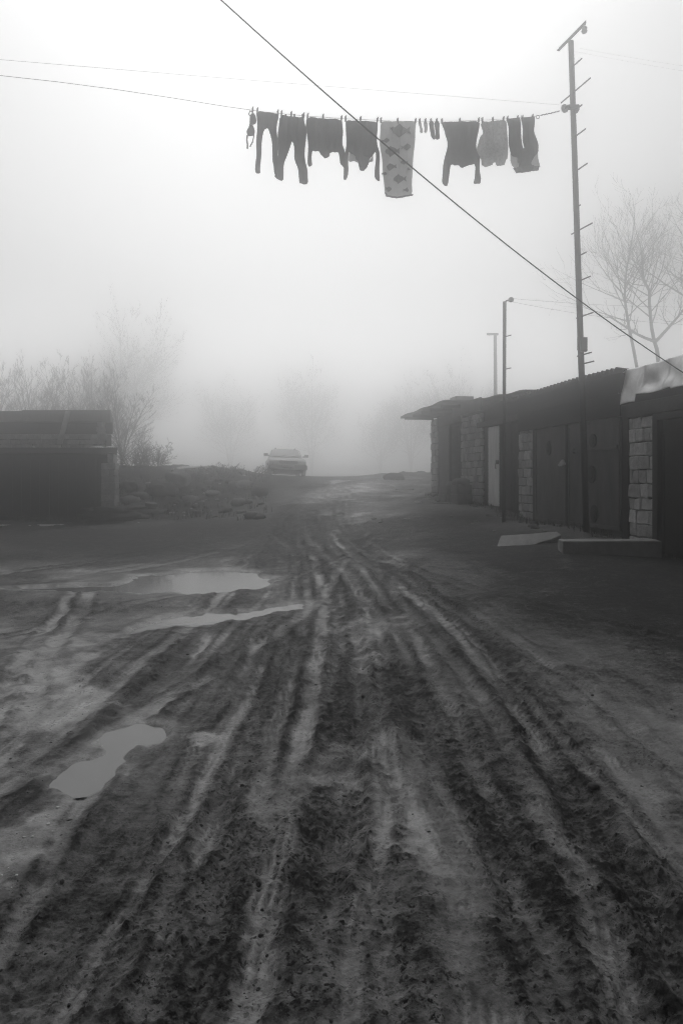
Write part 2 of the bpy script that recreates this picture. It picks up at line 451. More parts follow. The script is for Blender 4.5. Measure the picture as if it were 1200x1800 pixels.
def build_ground():
    rows = [-40,-15,-6,-2,0,.4,.7,.9]
    y = 1.0
    while y < 46: rows.append(y); y *= 1.0042
    while y < 108: rows.append(y); y *= 1.05
    ys = np.array(rows)
    us = np.arange(-.64, .6401, .0042)
    w = np.array([.003,.01,.025,.06,.12,.25,.5,1.0])
    yy = np.maximum(ys, 1.0)
    inner = yy[:,None]*us[None,:]
    edge = .64*yy[:,None]
    right = edge + w[None,:]*(108-edge)
    X = np.concatenate([-right[:, ::-1], inner, right], 1)
    Y = np.repeat(ys[:,None], X.shape[1], 1)
    nr, nc = X.shape
    x = X.ravel(); y = Y.ravel()
    h = base_h(x, y)
    near = np.clip(1.15 - y/60, 0, 1)
    # broad undulation
    h = h + (fbm(x, y, .5, 3, 3)-.5)*.10*near*sstep(0, 6, np.abs(y)+1)
    pale = (fbm(x, y, 1.6, 7, 11, .72)-.5)*1.9
    lump = sstep(.44, .60, fbm(x, y, .9, 5, 23, .6))*.6
    smear = np.zeros(x.shape)
    for pts, hw, dep, pl, lp in TRACK_W:
        sd, u = dist_line(x, y, pts)
        sd = sd + (fbm(x, y, 2.2, 3, 31)-.5)*hw*.9
        d = np.abs(sd) + (fbm(x, y, 14.0, 3, 33)-.5)*hw*.7
        patch = sstep(.30, .55, fbm(x, y, 1.3, 3, 37+int(hw*1000)))
        core = (1-sstep(hw*.45, hw*1.15, d))*(.20+.80*patch)
        rim = np.exp(-((d-hw*1.25)/(hw*.35))**2)
        h = h - dep*core*.8 + dep*.45*rim*(.5+vnoise(x, y, 6, 5))
        # tread bars across the rut
        tread = (np.sin(u*2*math.pi/.11 + (vnoise(x,y,3,9)*4)) > 0.1)*core
        h = h + .006*tread*(.3+lp)*vnoise(x, y, 2, 44)
        groove = np.cos(sd*2*math.pi/.040 + 3*vnoise(x, y, 2.5, 19))*sstep(.3, .7, fbm(x, y, 5, 3, 29))
        h = h + .005*groove*core*(y < 25)
        pale = pale*(1-core*.6) + (pl*.62 if pl > 0 else pl*.38)*core + .22*groove*core
        pale = pale - .18*rim
        lump = lump*(1-core*.8) + lp*core*.9 + .35*rim
    for poly, pl_, wt_ in SMEARS_AND_SHADING:
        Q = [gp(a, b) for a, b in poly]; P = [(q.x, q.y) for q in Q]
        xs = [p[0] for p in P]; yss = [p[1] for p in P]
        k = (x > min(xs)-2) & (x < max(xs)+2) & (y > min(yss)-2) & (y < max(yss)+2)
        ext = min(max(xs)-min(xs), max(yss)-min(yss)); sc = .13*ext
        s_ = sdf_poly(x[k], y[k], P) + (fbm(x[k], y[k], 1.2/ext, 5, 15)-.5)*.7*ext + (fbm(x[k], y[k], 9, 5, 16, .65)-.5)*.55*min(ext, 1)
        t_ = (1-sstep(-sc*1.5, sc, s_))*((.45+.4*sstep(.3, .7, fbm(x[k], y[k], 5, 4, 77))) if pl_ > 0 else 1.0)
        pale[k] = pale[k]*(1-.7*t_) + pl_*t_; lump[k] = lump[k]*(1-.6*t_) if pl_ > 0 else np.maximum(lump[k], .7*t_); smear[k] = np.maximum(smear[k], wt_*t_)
    # dark crumbly mud: clods of several sizes
    c1 = sstep(.54, .74, fbm(x, y, 24, 3, 51)); c2 = sstep(.54, .74, fbm(x, y, 44, 2, 61)); c3 = fbm(x, y, 70, 2, 71)
    fade = 1-sstep(9, 22, y)
    h = h + np.clip(lump,0,1)*fade*(.0045*c1 + .007*c2 + .006*(c3-.5)) + (1-np.clip(lump,0,1))*fade*.003*(c3-.5)
    grit = np.random.RandomState(5).rand(len(x))-.5
    h = h + fade*.005*(fbm(x, y, 9, 5, 81, .6)-.5) + .0032*grit*(1-sstep(5, 12, y))*(.35+np.clip(lump,0,1))*(1-.9*smear)
    far = sstep(18, 24, y)*(1-sstep(40, 60, y))
    h = h + far*.45*(fbm(x, y, 1.3, 6, 91, .6)-.5)*sstep(1.5, 4, np.abs(x+1.0))
    wet = np.maximum(sstep(-.1, .7, pale)*.65, smear)
    for lab, lev, poly in PUDDLES:
        P = [plane_pt(a, b, lev) for a, b in poly]
        xs = [p[0] for p in P]; yss = [p[1] for p in P]
        k = (x > min(xs)-2) & (x < max(xs)+2) & (y > min(yss)-2) & (y < max(yss)+2)
        s = sdf_poly(x[k], y[k], P) + (fbm(x[k], y[k], 1.6, 4, 13)-.5)*.55 + (fbm(x[k], y[k], 9, 3, 14)-.5)*.16 + .045
        t = 1-sstep(-.16, .10, s)
        bl = 1-sstep(.0, .9, s)
        hh = h[k]*(1-bl) + (lev + .03 + (h[k]-base_h(x[k], y[k]))*.6)*bl
        hh = hh + np.maximum(0, lev + .016 + .02*(fbm(x[k], y[k], 7, 3, 18)-.45) - hh)*(1-sstep(.25, 1.1, s))
        hk = hh*(1-t) + (lev-.05 + (h[k]-base_h(x[k], y[k]))*.25)*t
        h[k] = hk
        wet[k] = np.maximum(wet[k], .72*(1-sstep(-.05, .3, s)))
        lump[k] = lump[k]*(1-t); pale[k] = pale[k] - .4*np.exp(-((s-.12)/.09)**2)
    crumb = np.clip(lump,0,1)*np.clip(.35*c1+.45*c2+.5*c3, 0, 1)
    idx = np.arange(nr*nc).reshape(nr, nc)
    faces = np.stack([idx[:-1,:-1], idx[:-1,1:], idx[1:,1:], idx[1:,:-1]], -1).reshape(-1, 4)
    me = bpy.data.meshes.new('ground')
    nv = nr*nc; nf = len(faces)
    me.vertices.add(nv); me.vertices.foreach_set('co', np.stack([x, y, h], 1).ravel())
    me.loops.add(nf*4); me.loops.foreach_set('vertex_index', faces.ravel().astype(np.int32))
    me.polygons.add(nf); me.polygons.foreach_set('loop_start', np.arange(0, nf*4, 4, dtype=np.int32))
    me.polygons.foreach_set('use_smooth', np.ones(nf, bool))
    me.update(calc_edges=True); me.validate()
    for nm, a in (('pale', pale), ('lump', np.clip(lump,0,1)), ('wet', wet), ('crumb', crumb)):
        at = me.attributes.new(nm, 'FLOAT', 'POINT'); at.data.foreach_set('value', a.astype(np.float32))
    o = bpy.data.objects.new('ground', me); col.objects.link(o)
    tag(o, kind='structure')
    m = bpy.data.materials.new('wet_mud'); m.use_nodes = True
    t = m.node_tree; n = t.nodes; L = t.links; b = n['Principled BSDF']
    def attr(nm):
        a = n.new('ShaderNodeAttribute'); a.attribute_name = nm; return a.outputs['Fac']
    def math_(op, a, bb=None, c=None):
        q = n.new('ShaderNodeMath'); q.operation = op
        for i, v in enumerate((a, bb, c)):
            if v is None: continue
            if isinstance(v, (int, float)): q.inputs[i].default_value = v
            else: L.new(v, q.inputs[i])
        return q.outputs[0]
    def rng_(v, a, bb, c, d):
        q = n.new('ShaderNodeMapRange'); q.inputs[1].default_value = a; q.inputs[2].default_value = bb; q.inputs[3].default_value = c; q.inputs[4].default_value = d
        L.new(v, q.inputs[0]); return q.outputs[0]
    tcn = n.new('ShaderNodeTexCoord')
    def nz(s, det=8, ro=.6):
        q = n.new('ShaderNodeTexNoise'); q.inputs['Scale'].default_value = s; q.inputs['Detail'].default_value = det; q.inputs['Roughness'].default_value = ro
        L.new(tcn.outputs['Object'], q.inputs['Vector']); return q.outputs['Fac']
    n1 = nz(3, 10, .7); n2 = nz(28, 8, .65); n3 = nz(110, 4, .6)
    P = attr('pale'); LU = attr('lump'); W = attr('wet'); C = attr('crumb')
    n4 = nz(9, 10, .72)
    k = math_('ADD', math_('MULTIPLY', P, .50), math_('MULTIPLY', math_('SUBTRACT', n1, .5), 1.3))
    k = math_('ADD', k, math_('MULTIPLY', math_('SUBTRACT', n4, .5), 1.7))
    k = math_('ADD', k, math_('MULTIPLY', math_('SUBTRACT', n2, .5), 1.5))
    k = math_('SUBTRACT', k, math_('MULTIPLY', C, .55))
    tone = rng_(k, -.68, .85, .008, .27)
    n5 = nz(58, 4, .6); n6 = nz(17, 5, .65)
    fl = math_('MULTIPLY', rng_(n5, .535, .57, 0, 1), rng_(n6, .42, .54, .12, 1))
    fl = math_('MULTIPLY', fl, math_('ADD', math_('MULTIPLY', LU, .75), .34))
    tone = math_('MULTIPLY', tone, math_('SUBTRACT', 1, math_('MULTIPLY', fl, .93)))
    cb = n.new('ShaderNodeCombineColor')
    for i in range(3): L.new(tone, cb.inputs[i])
    L.new(cb.outputs[0], b.inputs['Base Color'])
    dry = rng_(W, .3, 1.0, 1.0, .12)
    rr = math_('ADD', rng_(W, 0, 1, .72, .10), math_('MULTIPLY', math_('SUBTRACT', n2, .5), .5))
    rr = math_('ADD', rr, math_('MULTIPLY', LU, .3))
    rr = n.new('ShaderNodeClamp').outputs[0] if False else math_('MINIMUM', math_('MAXIMUM', rr, .1), .95)
    L.new(rr, b.inputs['Roughness'])
    L.new(rng_(W, .2, 1, .25, .9), b.inputs['Specular IOR Level'])
    bp1 = n.new('ShaderNodeBump'); bp1.inputs['Distance'].default_value = .014; L.new(math_('MULTIPLY', dry, .9), bp1.inputs['Strength'])
    L.new(n2, bp1.inputs['Height'])
    bp2 = n.new('ShaderNodeBump'); bp2.inputs['Distance'].default_value = .006; L.new(math_('MULTIPLY', dry, .8), bp2.inputs['Strength'])
    L.new(n3, bp2.inputs['Height']); L.new(bp1.outputs[0], bp2.inputs['Normal'])
    L.new(bp2.outputs[0], b.inputs['Normal'])
    me.materials.append(m)
    # water sheets
    wm = bpy.data.materials.new('muddy_water'); wm.use_nodes = True
    wb = wm.node_tree.nodes['Principled BSDF']
    wb.inputs['Base Color'].default_value = (.15,.15,.15,1); wb.inputs['Roughness'].default_value = .05; wb.inputs['IOR'].default_value = 1.33
    tn = wm.node_tree.nodes.new('ShaderNodeTexNoise'); tn.inputs['Scale'].default_value = 5; tn.inputs['Detail'].default_value = 3
    tb = wm.node_tree.nodes.new('ShaderNodeBump'); tb.inputs['Strength'].default_value = .06; tb.inputs['Distance'].default_value = .01
    wm.node_tree.links.new(tn.outputs['Fac'], tb.inputs['Height']); wm.node_tree.links.new(tb.outputs[0], wb.inputs['Normal'])
    for lab, lev, poly in PUDDLES:
        P = [Vector((*plane_pt(a, b_, lev), lev)) for a, b_ in poly]
        c = sum(P, Vector())/len(P)
        n_ = len(P); Q = []
        for i in range(n_):
            e = (P[(i+1) % n_]-P[i-1]); nn = Vector((e.y, -e.x, 0)).normalized()
            if nn.dot(P[i]-c) < 0: nn = -nn
            Q.append(P[i] + nn*.15)
        g = G(); g.add(Q, [tuple(range(n_))])
        o = g.build('puddle', wm); tag(o, lab, 'puddle', None, 'structure')
        bm = bmesh.new(); bm.from_mesh(o.data); bmesh.ops.triangulate(bm, faces=bm.faces)
        for f in bm.faces:
            f.normal_update()
            if f.normal.z < 0: f.normal_flip()
        bm.to_mesh(o.data); bm.free()
build_ground()

# ------------------------------------------------------------------ the garage row on the right
# the facades stand in one plane: X = 7.26 - .185*y ; off = metres out towards the road
FN = Vector((-1, -.185, 0)).normalized()
def FP(yd, off, z): return Vector((7.26-.185*yd, yd, z)) + FN*off
def fbox(g, y0, y1, o0, o1, z0, z1, m=0):
    g.box8([FP(y0,o0,z0),FP(y0,o1,z0),FP(y1,o1,z0),FP(y1,o0,z0),FP(y0,o0,z1),FP(y0,o1,z1),FP(y1,o1,z1),FP(y1,o0,z1)], m)

def bevel_boxes(g, name, mats, parent, width=.012, jit=.008, seed=1):
    """box set with softened, uneven edges (hand cut blocks)"""
    o = g.build(name, mats, parent)
    r = random.Random(seed)
    bm = bmesh.new(); bm.from_mesh(o.data)
    for v in bm.verts: v.co += Vector((r.uniform(-jit,jit), r.uniform(-jit,jit), r.uniform(-jit,jit)))
    bmesh.ops.bevel(bm, geom=list(bm.edges), offset=width, segments=2, affect='EDGES', profile=.6)
    bm.to_mesh(o.data); bm.free()
    return o

def block_wall(name, parent, y0, y1, z0, z1, thick=.38, course=.2, blen=.36, seed=1, mat='stone', mats=None, o_face=0.0):
    r = random.Random(seed); g = G()
    z = z0; row = 0
    L = (y1-y0)*1.017
    while z < z1-.03:
        c = min(course*r.uniform(.9, 1.1), z1-z)
        u = 0.0; first = True
        while u < L-.02:
            b = blen*r.uniform(.55, 1.2)
            if first and row % 2: b *= .5
            first = False
            if L-u-b < .10: b = L-u
            a0 = y0 + u/1.017 + .006; a1 = y0 + (u+b)/1.017 - .006
            oo = o_face + r.uniform(-.010, .018)
            fbox(g, a0, a1, -.12, oo, z+.007, z+c-.007)
            u += b
        z += c; row += 1
    o = bevel_boxes(g, name, M[mat], parent, .020, .016, seed)
    g2 = G(); fbox(g2, y0+.01, y1-.01, -thick, -.040, z0-.3, z1-.01)
    g2.build('mortar', M['mortar'], o)
    return o

def shell(parent, y0, y1, depth, z0, ztop):
    """side and back walls so that the building is a real box"""
    g = G()
    fbox(g, y0, y0+.12, -depth, -.40, z0-.5, ztop); fbox(g, y1-.12, y1, -depth, -.40, z0-.5, ztop)
    fbox(g, y0+.12, y1-.12, -depth, -depth+.15, z0-.5, ztop)
    return g.build('rear_wall', M['darkstone'], parent)

def sheet(g, P, nu, nv, fn, th=.004, m=0):
    """grid sheet with thickness th; fn(u,v)->(point, normal)"""
    vs = []; fs = []
    for s in (0, 1):
        for i in range(nu+1):
            for j in range(nv+1):
                p, nrm = fn(i/nu, j/nv)
                vs.append(Vector(p) + Vector(nrm)*(th*(s-.5)))
    W = nv+1; K = (nu+1)*W
    for i in range(nu):
        for j in range(nv):
            a = i*W+j; fs.append((a, a+1, a+W+1, a+W)); fs.append((K+a, K+a+W, K+a+W+1, K+a+1))
    for i in range(nu):
        for j in (0, nv):
            a = i*W+j; fs.append((a, a+W, K+a+W, K+a))
    for j in range(nv):
        for i in (0, nu):
            a = i*W+j; fs.append((a, a+1, K+a+1, K+a))
    g.add(vs, fs, m)

# --- nearest garage: pale block pier, dark door, crumpled galvanised fascia
b1 = thing('stone_garage', 'nearest garage with pale block pier, dark door and crumpled galvanised sheet along its roof edge', 'garage', FP(11, 0, .3))
block_wall('pier', b1, 11.64, 12.34, .18, 2.68, course=.222, blen=.30, seed=5)
block_wall('pier', b1, 8.4, 9.0, .1, 2.68, course=.222, blen=.30, seed=6)
g = G()
fbox(g, 8.4, 12.36, -.34, .04, 2.69, 2.93)
g.build('lintel', M['darkcon'], b1, bevel=.012)
g = G(); fbox(g, 8.4, 12.4, -.36, -.06, 2.932, 3.06)
g.build('wall_plate', M['board'], b1)
g = G()
fbox(g, 11.50, 11.635, -.16, .03, .1, 2.685); fbox(g, 9.003, 9.10, -.16, .03, .1, 2.685); fbox(g, 9.102, 11.498, -.16, .03, 2.58, 2.685)
fr = g.build('door_frame', M['gatedark'], b1, bevel=.004)
g = G(); fbox(g, 9.102, 11.498, -.12, -.07, 2.40, 2.578)
g.build('transom_panel', M['gatedark'], b1, bevel=.004)
for a, b_ in ((9.104, 10.33), (10.34, 11.496)):
    g = G(); fbox(g, a, b_, -.10, -.04, .24, 2.395)
    fbox(g, a+.03, a+.08, -.04, -.025, .3, 2.35); fbox(g, b_-.08, b_-.03, -.04, -.025, .3, 2.35); fbox(g, a+.08, b_-.08, -.04, -.025, 1.2, 1.26)
    dl = g.build('door_leaf', M['gatedark'], b1, bevel=.004)
def fascia(u, v):
    y = 12.56 - u*4.1
    bot = 3.0 + .02*math.sin(u*20) + (-.07 if u < .12 else (.06 if u < .35 else .03))
    top = 3.56 - .012*math.sin(u*9)
    z = bot + (top-bot)*v
    lean = -.13*v
    cr = .03*math.sin(u*11+v*2.2)*math.exp(-((v-.45)/.4)**2) + .03*math.sin(u*27-3*v)*(1-v)*math.exp(-((u-.22)/.22)**2) + .015*math.sin(u*43+v*7)
    cr += -.07*math.exp(-(((u-.18)/.09)**2 + ((v-.35)/.3)**2)) + .03*math.exp(-(((u-.42)/.05)**2))
    sx = abs(((u*4.1/.62) % 1)-.5)
    cr += .02*(1 if sx > .482 else 0)
    return FP(y, .06+lean+cr*min(1, v*3), z), (FN + Vector((0,0,.4))).normalized()
g = G(); sheet(g, None, 160, 24, fascia)
g.build('sheet_fascia', M['galv'], b1, smooth=True)
g = G(); sheet(g, None, 24, 4, lambda u, v: (FP(12.5-u*4.1, -.22-v*5, 3.53-v*.5), (0,0,1)), .05)
g.build('roof', M['roofsheet'], b1)
shell(b1, 8.4, 12.34, 5.2, 0, 2.93)

# --- gate garage: wide two-leaf metal gate, tarred fascia, corrugated roof
b2 = thing('gate_garage', 'garage with wide two leaf metal gate under a black board fascia and corrugated roof', 'garage', FP(14.2, 0, .6))
g = G(); fbox(g, 12.362, 12.56, -.36, -.01, .2, 2.92)
g.build('gate_post', M['board'], b2, bevel=.01)
g = G(); fbox(g, 15.86, 15.97, -.30, .02, .4, 2.92)
g.build('gate_post', M['gatedark'], b2, bevel=.006)
def leaf(y0, y1, seed):
    g = G(); r = random.Random(seed)
    fbox(g, y0, y1, -.03, .01, .70, 2.735)
    for yy in (y0+.02, y1-.07):
        fbox(g, yy, yy+.05, .01, .028, .705, 2.73)
    fbox(g, y0+.072, y1-.072, .01, .026, 2.66, 2.71); fbox(g, y0+.072, y1-.072, .01, .026, .72, .78)
    return g
gl = leaf(14.46, 15.855, 3).build('gate_leaf', M['gate'], b2, bevel=.004)
gr = leaf(12.565, 14.40, 4).build('gate_leaf', M['gate'], b2, bevel=.004)
def boss(parent, yd, z, ry, rz):
    g = G(); n = 20
    pts = [FP(yd+ry*math.cos(2*math.pi*k/n), .012, z+rz*math.sin(2*math.pi*k/n)) for k in range(n)]
    g.prism(pts, FN*.02)
    pts = [FP(yd+ry*.55*math.cos(2*math.pi*k/n), .032, z+rz*.55*math.sin(2*math.pi*k/n)) for k in range(n)]
    g.prism(pts, FN*.02)
    return g.build('boss', M['gatedark'], parent, bevel=.004)
boss(gl, 15.2, 2.30, .10, .16)
boss(gr, 13.45, 2.36, .13, .13); boss(gr, 13.5, 1.72, .15, .17); boss(gr, 13.4, .98, .13, .17)
g = G(); fbox(g, 14.403, 14.457, -.05, .045, .69, 2.735)
g.build('meeting_strip', M['gatedark'], b2, bevel=.004)
g = G(); fbox(g, 12.6, 14.2, .030, .06, 2.17, 2.205); fbox(g, 12.62, 12.68, .012, .055, 2.14, 2.235); fbox(g, 14.12, 14.18, .012, .055, 2.14, 2.235)
g.build('locking_bar', M['gate'], b2, bevel=.003)
g = G()
fbox(g, 12.50, 16.66, .030, .065, 2.745, 3.14); fbox(g, 12.50, 16.66, .022, .055, 3.145, 3.50)
g.build('fascia_board', M['board'], b2, bevel=.004)
g = G(); fbox(g, 12.50, 12.53, -.30, .021, 2.935, 3.50)
g.build('fascia_return', M['board'], b2)
def corr(u, v):
    y = 12.46 + u*4.7
    return FP(y, .14-v*5.2, 3.56 + .034*math.sin(u*4.7*2*math.pi/.15) - .45*v + .02*math.sin(u*5)), (0,0,1)
g = G(); sheet(g, None, 560, 2, corr, .006)
g.build('corrugated_roof', M['corr'], b2, smooth=True)
shell(b2, 12.56, 15.97, 5.2, .3, 2.9)
# pale rag tied to the gate latch
rg = thing('rag', 'small pale rag tied to the latch of the metal gate', 'rag', px(992, 826, 14.1))
def ragpt(a, b): 
    yd = 7.26/((a-CX)/F+.185); return FP(yd, .05, EYE+(CY-b)/F*yd)
rp = [(987,817),(991,812),(995,807),(997,812),(999,815),(997,818),(992,820),(989,820)]
g = G()
g.prism([ragpt(*p) for p in rp], FN*.05)
ro = g.build('cloth', M['litter'], rg, bevel=.012, smooth=True)

# --- shed with the white door
b3 = thing('white_door_shed', 'block built shed with a narrow white door between dark leaves', 'shed', FP(18, 0, .9))
block_wall('pier', b3, 15.985, 16.74, .70, 3.16, course=.2, blen=.34, seed=8)
block_wall('block_wall', b3, 18.96, 20.56, .8, 3.42, course=.2, blen=.36, seed=9)
g = G(); fbox(g, 16.75, 17.87, -.16, -.09, .78, 3.0)
for k in range(6): fbox(g, 16.77+k*.185, 16.77+k*.185+.165, -.09, -.075, .82, 2.98)
g.build('dark_leaf', M['gatedark'], b3)
dr = thing  # (alias kept local)
g = G(); fbox(g, 17.90, 18.66, -.09, -.04, .95, 3.0)
fbox(g, 17.93, 18.63, -.04, -.028, 1.0, 2.05); fbox(g, 17.93, 18.63, -.04, -.032, 2.08, 2.96)
wd = g.build('door', M['whitedoor'], b3, bevel=.006)
wd['label'] = 'narrow worn white door'
g = G(); fbox(g, 17.94, 18.02, -.028, .03, 2.02, 2.12); g.tube([FP(17.98,.03,2.06), FP(17.98,.045,2.02), FP(17.98,.045,1.92), FP(17.98,.03,1.9)], .012, 6)
g.build('handle', M['gatedark'], wd, bevel=.004)
g = G(); fbox(g, 17.872, 17.898, -.16, -.02, .7, 3.02); fbox(g, 18.665, 18.95, -.2, -.05, .7, 3.02)
g.build('door_frame', M['gatedark'], b3)
g = G(); fbox(g, 16.745, 19.3, -.3, .03, 3.022, 3.17)
g.build('lintel', M['darkcon'], b3, bevel=.01)
g = G(); fbox(g, 15.985, 20.56, -.3, -.04, 3.425, 3.60); fbox(g, 15.985, 18.95, -.3, -.045, 3.172, 3.424)
g.build('wall_head', M['board'], b3)
g = G(); fbox(g, 18.7, 20.9, .12, .16, 3.46, 3.80)
g.build('fascia_board', M['gate'], b3)
g = G(); sheet(g, None, 60, 4, lambda u, v: (FP(15.9+u*4.75, .20-v*5.0, 3.62+.21*u+.015*math.sin(u*23)+.1*v), (0,0,1)), .035)
g.build('roof', M['roofsheet'], b3)
shell(b3, 15.985, 20.56, 5.0, .5, 3.5)

# --- far store with the overhanging roof
b4 = thing('overhanging_roof_store', 'farthest store of the row with a dark doorway and a flat roof overhanging the road', 'shed', FP(22, 0, 1.0))
block_wall('pier', b4, 22.74, 23.4, .8, 3.6, course=.2, blen=.30, seed=12)
g = G(); fbox(g, 21.68, 22.73, -.12, -.05, .9, 3.3)
for k in range(5): fbox(g, 21.70+k*.205, 21.70+k*.205+.19, -.05, -.03, .95, 3.25)
pl = g.build('plank_leaf', M['gate'], b4)
g = G(); fbox(g, 20.57, 21.67, -.40, -.34, .9, 3.3)
g.build('dark_leaf', M['board'], b4)
g = G(); fbox(g, 20.57, 22.735, -.38, .0, 3.305, 3.62)
g.build('lintel', M['darkcon'], b4)
def ovr(u, v):
    return FP(19.7+u*4.6, .78-v*5.5, 3.80-.04*u*(1-v)+.10*v+.015*math.sin(u*17)), (0,0,1)
g = G(); sheet(g, None, 40, 6, ovr, .06)
rf = g.build('roof', M['roofsheet'], b4)
for k in range(5):
    g = G(); y_ = 20.2+k*.95
    g.box8([FP(y_,-.3,3.66),FP(y_,.70,3.66),FP(y_+.07,.70,3.66),FP(y_+.07,-.3,3.66),FP(y_,-.3,3.765),FP(y_,.70,3.75),FP(y_+.07,.70,3.75),FP(y_+.07,-.3,3.765)])
    g.build('rafter', M['gatedark'], b4)
g = G(); fbox(g, 22.9, 23.5, -1.3, -.7, 3.80, 4.35)
g.build('chimney', M['darkstone'], rf, bevel=.01)
shell(b4, 20.57, 23.4, 5.0, .7, 3.6)

# --- stone blocks and sacks by the doorway
def rock(name, c, rx, ry, rz, mat, label, cat, group=None, seed=0, rough=.25, rot=0, sub=3):
    bm = bmesh.new(); bmesh.ops.create_icosphere(bm, subdivisions=sub, radius=1)
    r = random.Random(seed); o3 = Vector((r.uniform(0,99), r.uniform(0,99), r.uniform(0,99)))
    from mathutils import noise as mn
    for v in bm.verts:
        d = v.co.normalized()
        k = 1 + rough*(mn.noise(d*1.3+o3)) + rough*.5*mn.noise(d*3.5+o3) + rough*.3*mn.noise(d*8+o3)
        q = d*k
        q = Vector((math.copysign(abs(q.x)**.8, q.x), math.copysign(abs(q.y)**.8, q.y), math.copysign(abs(q.z)**.8, q.z)))
        v.co = Matrix.Rotation(rot, 3, 'Z') @ Vector((q.x*rx, q.y*ry, q.z*rz + rz*.6))
    me = bpy.data.meshes.new(name); bm.to_mesh(me); bm.free()
    me.polygons.foreach_set('use_smooth', [True]*len(me.polygons))
    me.materials.append(M[mat]); o = bpy.data.objects.new(name, me); col.objects.link(o); o.location = c
    return tag(o, label, cat, group)
def loose_block(p, L, W_, H, rot, mat, label, seed):
    g = G(); g.box(-L/2, L/2, -W_/2, W_/2, 0, H)
    o = bevel_boxes(g, 'stone_block', M[mat], None, .018, .012, seed)
    o.location = p; o.rotation_euler = (0, 0, rot)
    return tag(o, label, 'block')
fa = math.atan2(1, -.185)
p = FP(20.35, .42, 0); z0 = hz(p.x, p.y)-.03
loose_block((p.x, p.y, z0), .55, .4, .24, fa, 'darkstone', 'lower left block of the stack beside the dark doorway', 1)
loose_block((p.x, p.y, z0+.245), .50, .38, .24, fa+.06, 'darkstone', 'upper left block of the stack beside the dark doorway', 2)
p = FP(19.5, .40, 0); z0 = hz(p.x, p.y)-.03
loose_block((p.x, p.y, z0), .70, .4, .30, fa, 'darkstone', 'lower right block of the stack, next to the white door', 3)
loose_block((p.x, p.y, z0+.305), .66, .38, .26, fa-.05, 'darkstone', 'upper right block of the stack, next to the white door', 4)
rock('sack', (p.x, p.y, z0+.54), .36, .22, .13, 'darkstone', 'full lumpy sack lying on the right end of the block stack', 'sack', None, 5, .15, fa)
q = FP(20.15, .40, 0); rock('sack', (q.x, q.y, z0+.46), .22, .20, .12, 'concrete', 'smaller pale sack slumped on the left end of the block stack', 'sack', None, 6, .2, fa)

# --- slabs in front of the gate
def slab_outline(name, pts, d, depth, tilt, mat, label):
    P = [px(a, b_, d) for a, b_ in pts]
    g = G(); g.prism(P, Vector((0, depth, tilt)))
    o = g.build(name, M[mat], None, bevel=.018)
    return tag(o, label, 'slab')
g = G(); zs = hz(4.0, 11.0)
g.box8([(3.40,10.95,zs-.08),(4.95,10.98,zs-.08),(4.97,11.3,zs-.08),(3.42,11.28,zs-.08),(3.41,10.96,zs+.20),(4.95,10.99,zs+.20),(4.97,11.3,zs+.21),(3.43,11.27,zs+.21)])
o = g.build('concrete_beam', M['concrete'], None, bevel=.02); tag(o, 'straight concrete beam lying on the mud before the block pier', 'slab')
bs = [(880,941),(930,938),(978,934),(987,940),(968,948),(950,953),(938,958),(905,960),(878,964),(873,960)]
dsl = gp(890, 962).y
P = [px(a, b_, dsl + (964-b_)*.010) for a, b_ in bs]
g = G(); g.prism(P, Vector((.02, .14, -.20)))
o = g.build('broken_slab', M['palecon'], None, bevel=.012); tag(o, 'pale broken concrete slab propped at a tilt left of the straight beam', 'slab')
# flattened pale rags and ice on the step of the far store
def scrap(name, cx_, cy_, w, h, mat, label, cat, group=None, seed=0, lift=.02, d=None):
    """a crumpled scrap lying on the ground at a photo pixel, w x h photo pixels"""
    r = random.Random(seed*31+7)
    c = gp(cx_, cy_) if d is None else px(cx_, cy_, d)
    sx = w/F*c.y/2; sy = max(sx*.5, .05)
    hh = max(h/F*c.y, .02)
    n = 9; g = G(); vs = []
    nx, ny = 7, 5
    for i in range(nx):
        for j in range(ny):
            u = i/(nx-1)*2-1; v = j/(ny-1)*2-1
            k = 1-.25*r.random()
            m_ = max(abs(u), abs(v))
            X = c.x + u*sx*k; Y = c.y + v*sy*k
            gz = hz(X, Y) if d is None else c.z
            vs.append((X, Y, gz + lift + (hh*(1-m_*.9))*r.uniform(.3, 1.0)))
    fs = [(i*ny+j, i*ny+j+1, (i+1)*ny+j+1, (i+1)*ny+j) for i in range(nx-1) for j in range(ny-1)]
    K = len(vs); lo = [(a, b_, c_-.03-lift) for a, b_, c_ in vs]
    g.add(vs, fs)
    o = g.build(name, M[mat])
    s = o.modifiers.new('thickness', 'SOLIDIFY'); s.thickness = .012; s.offset = -1
    return tag(o, label, cat, group)
scrap('cloth_scrap', 733, 887, 18, 8, 'litter', 'white crumpled rag on the mud below the overhanging roof', 'rag', None, 1, .05)
scrap('cloth_scrap', 752, 877, 16, 8, 'litter', 'pale bag lying at the foot of the far pier', 'bag', None, 2, .05)
scrap('cloth_scrap', 778, 886, 34, 4, 'rubble', 'flat grey sheet lying before the dark doorway', 'rag', None, 3, .03)
# low stone and a pale plank at the crest on the right
c = gp(692, 845); rock('boulder', c, .42, .3, .20, 'rubble', 'low boulder on the crest beyond the right verge', 'rock', None, 21, .3)
a, b_ = gp(695, 864), gp(728, 864)
g = G(); dv = (b_-a).normalized(); nv = Vector((-dv.y, dv.x, 0))*.05
g.prism([a+Vector((0,0,.05))-nv, b_+Vector((0,0,.05))-nv, b_+Vector((0,0,.05))+nv, a+Vector((0,0,.05))+nv], (0,0,.035))
tag(g.build('plank', M['litter'], None, bevel=.004), 'pale plank lying on the right verge below the boulder', 'plank')

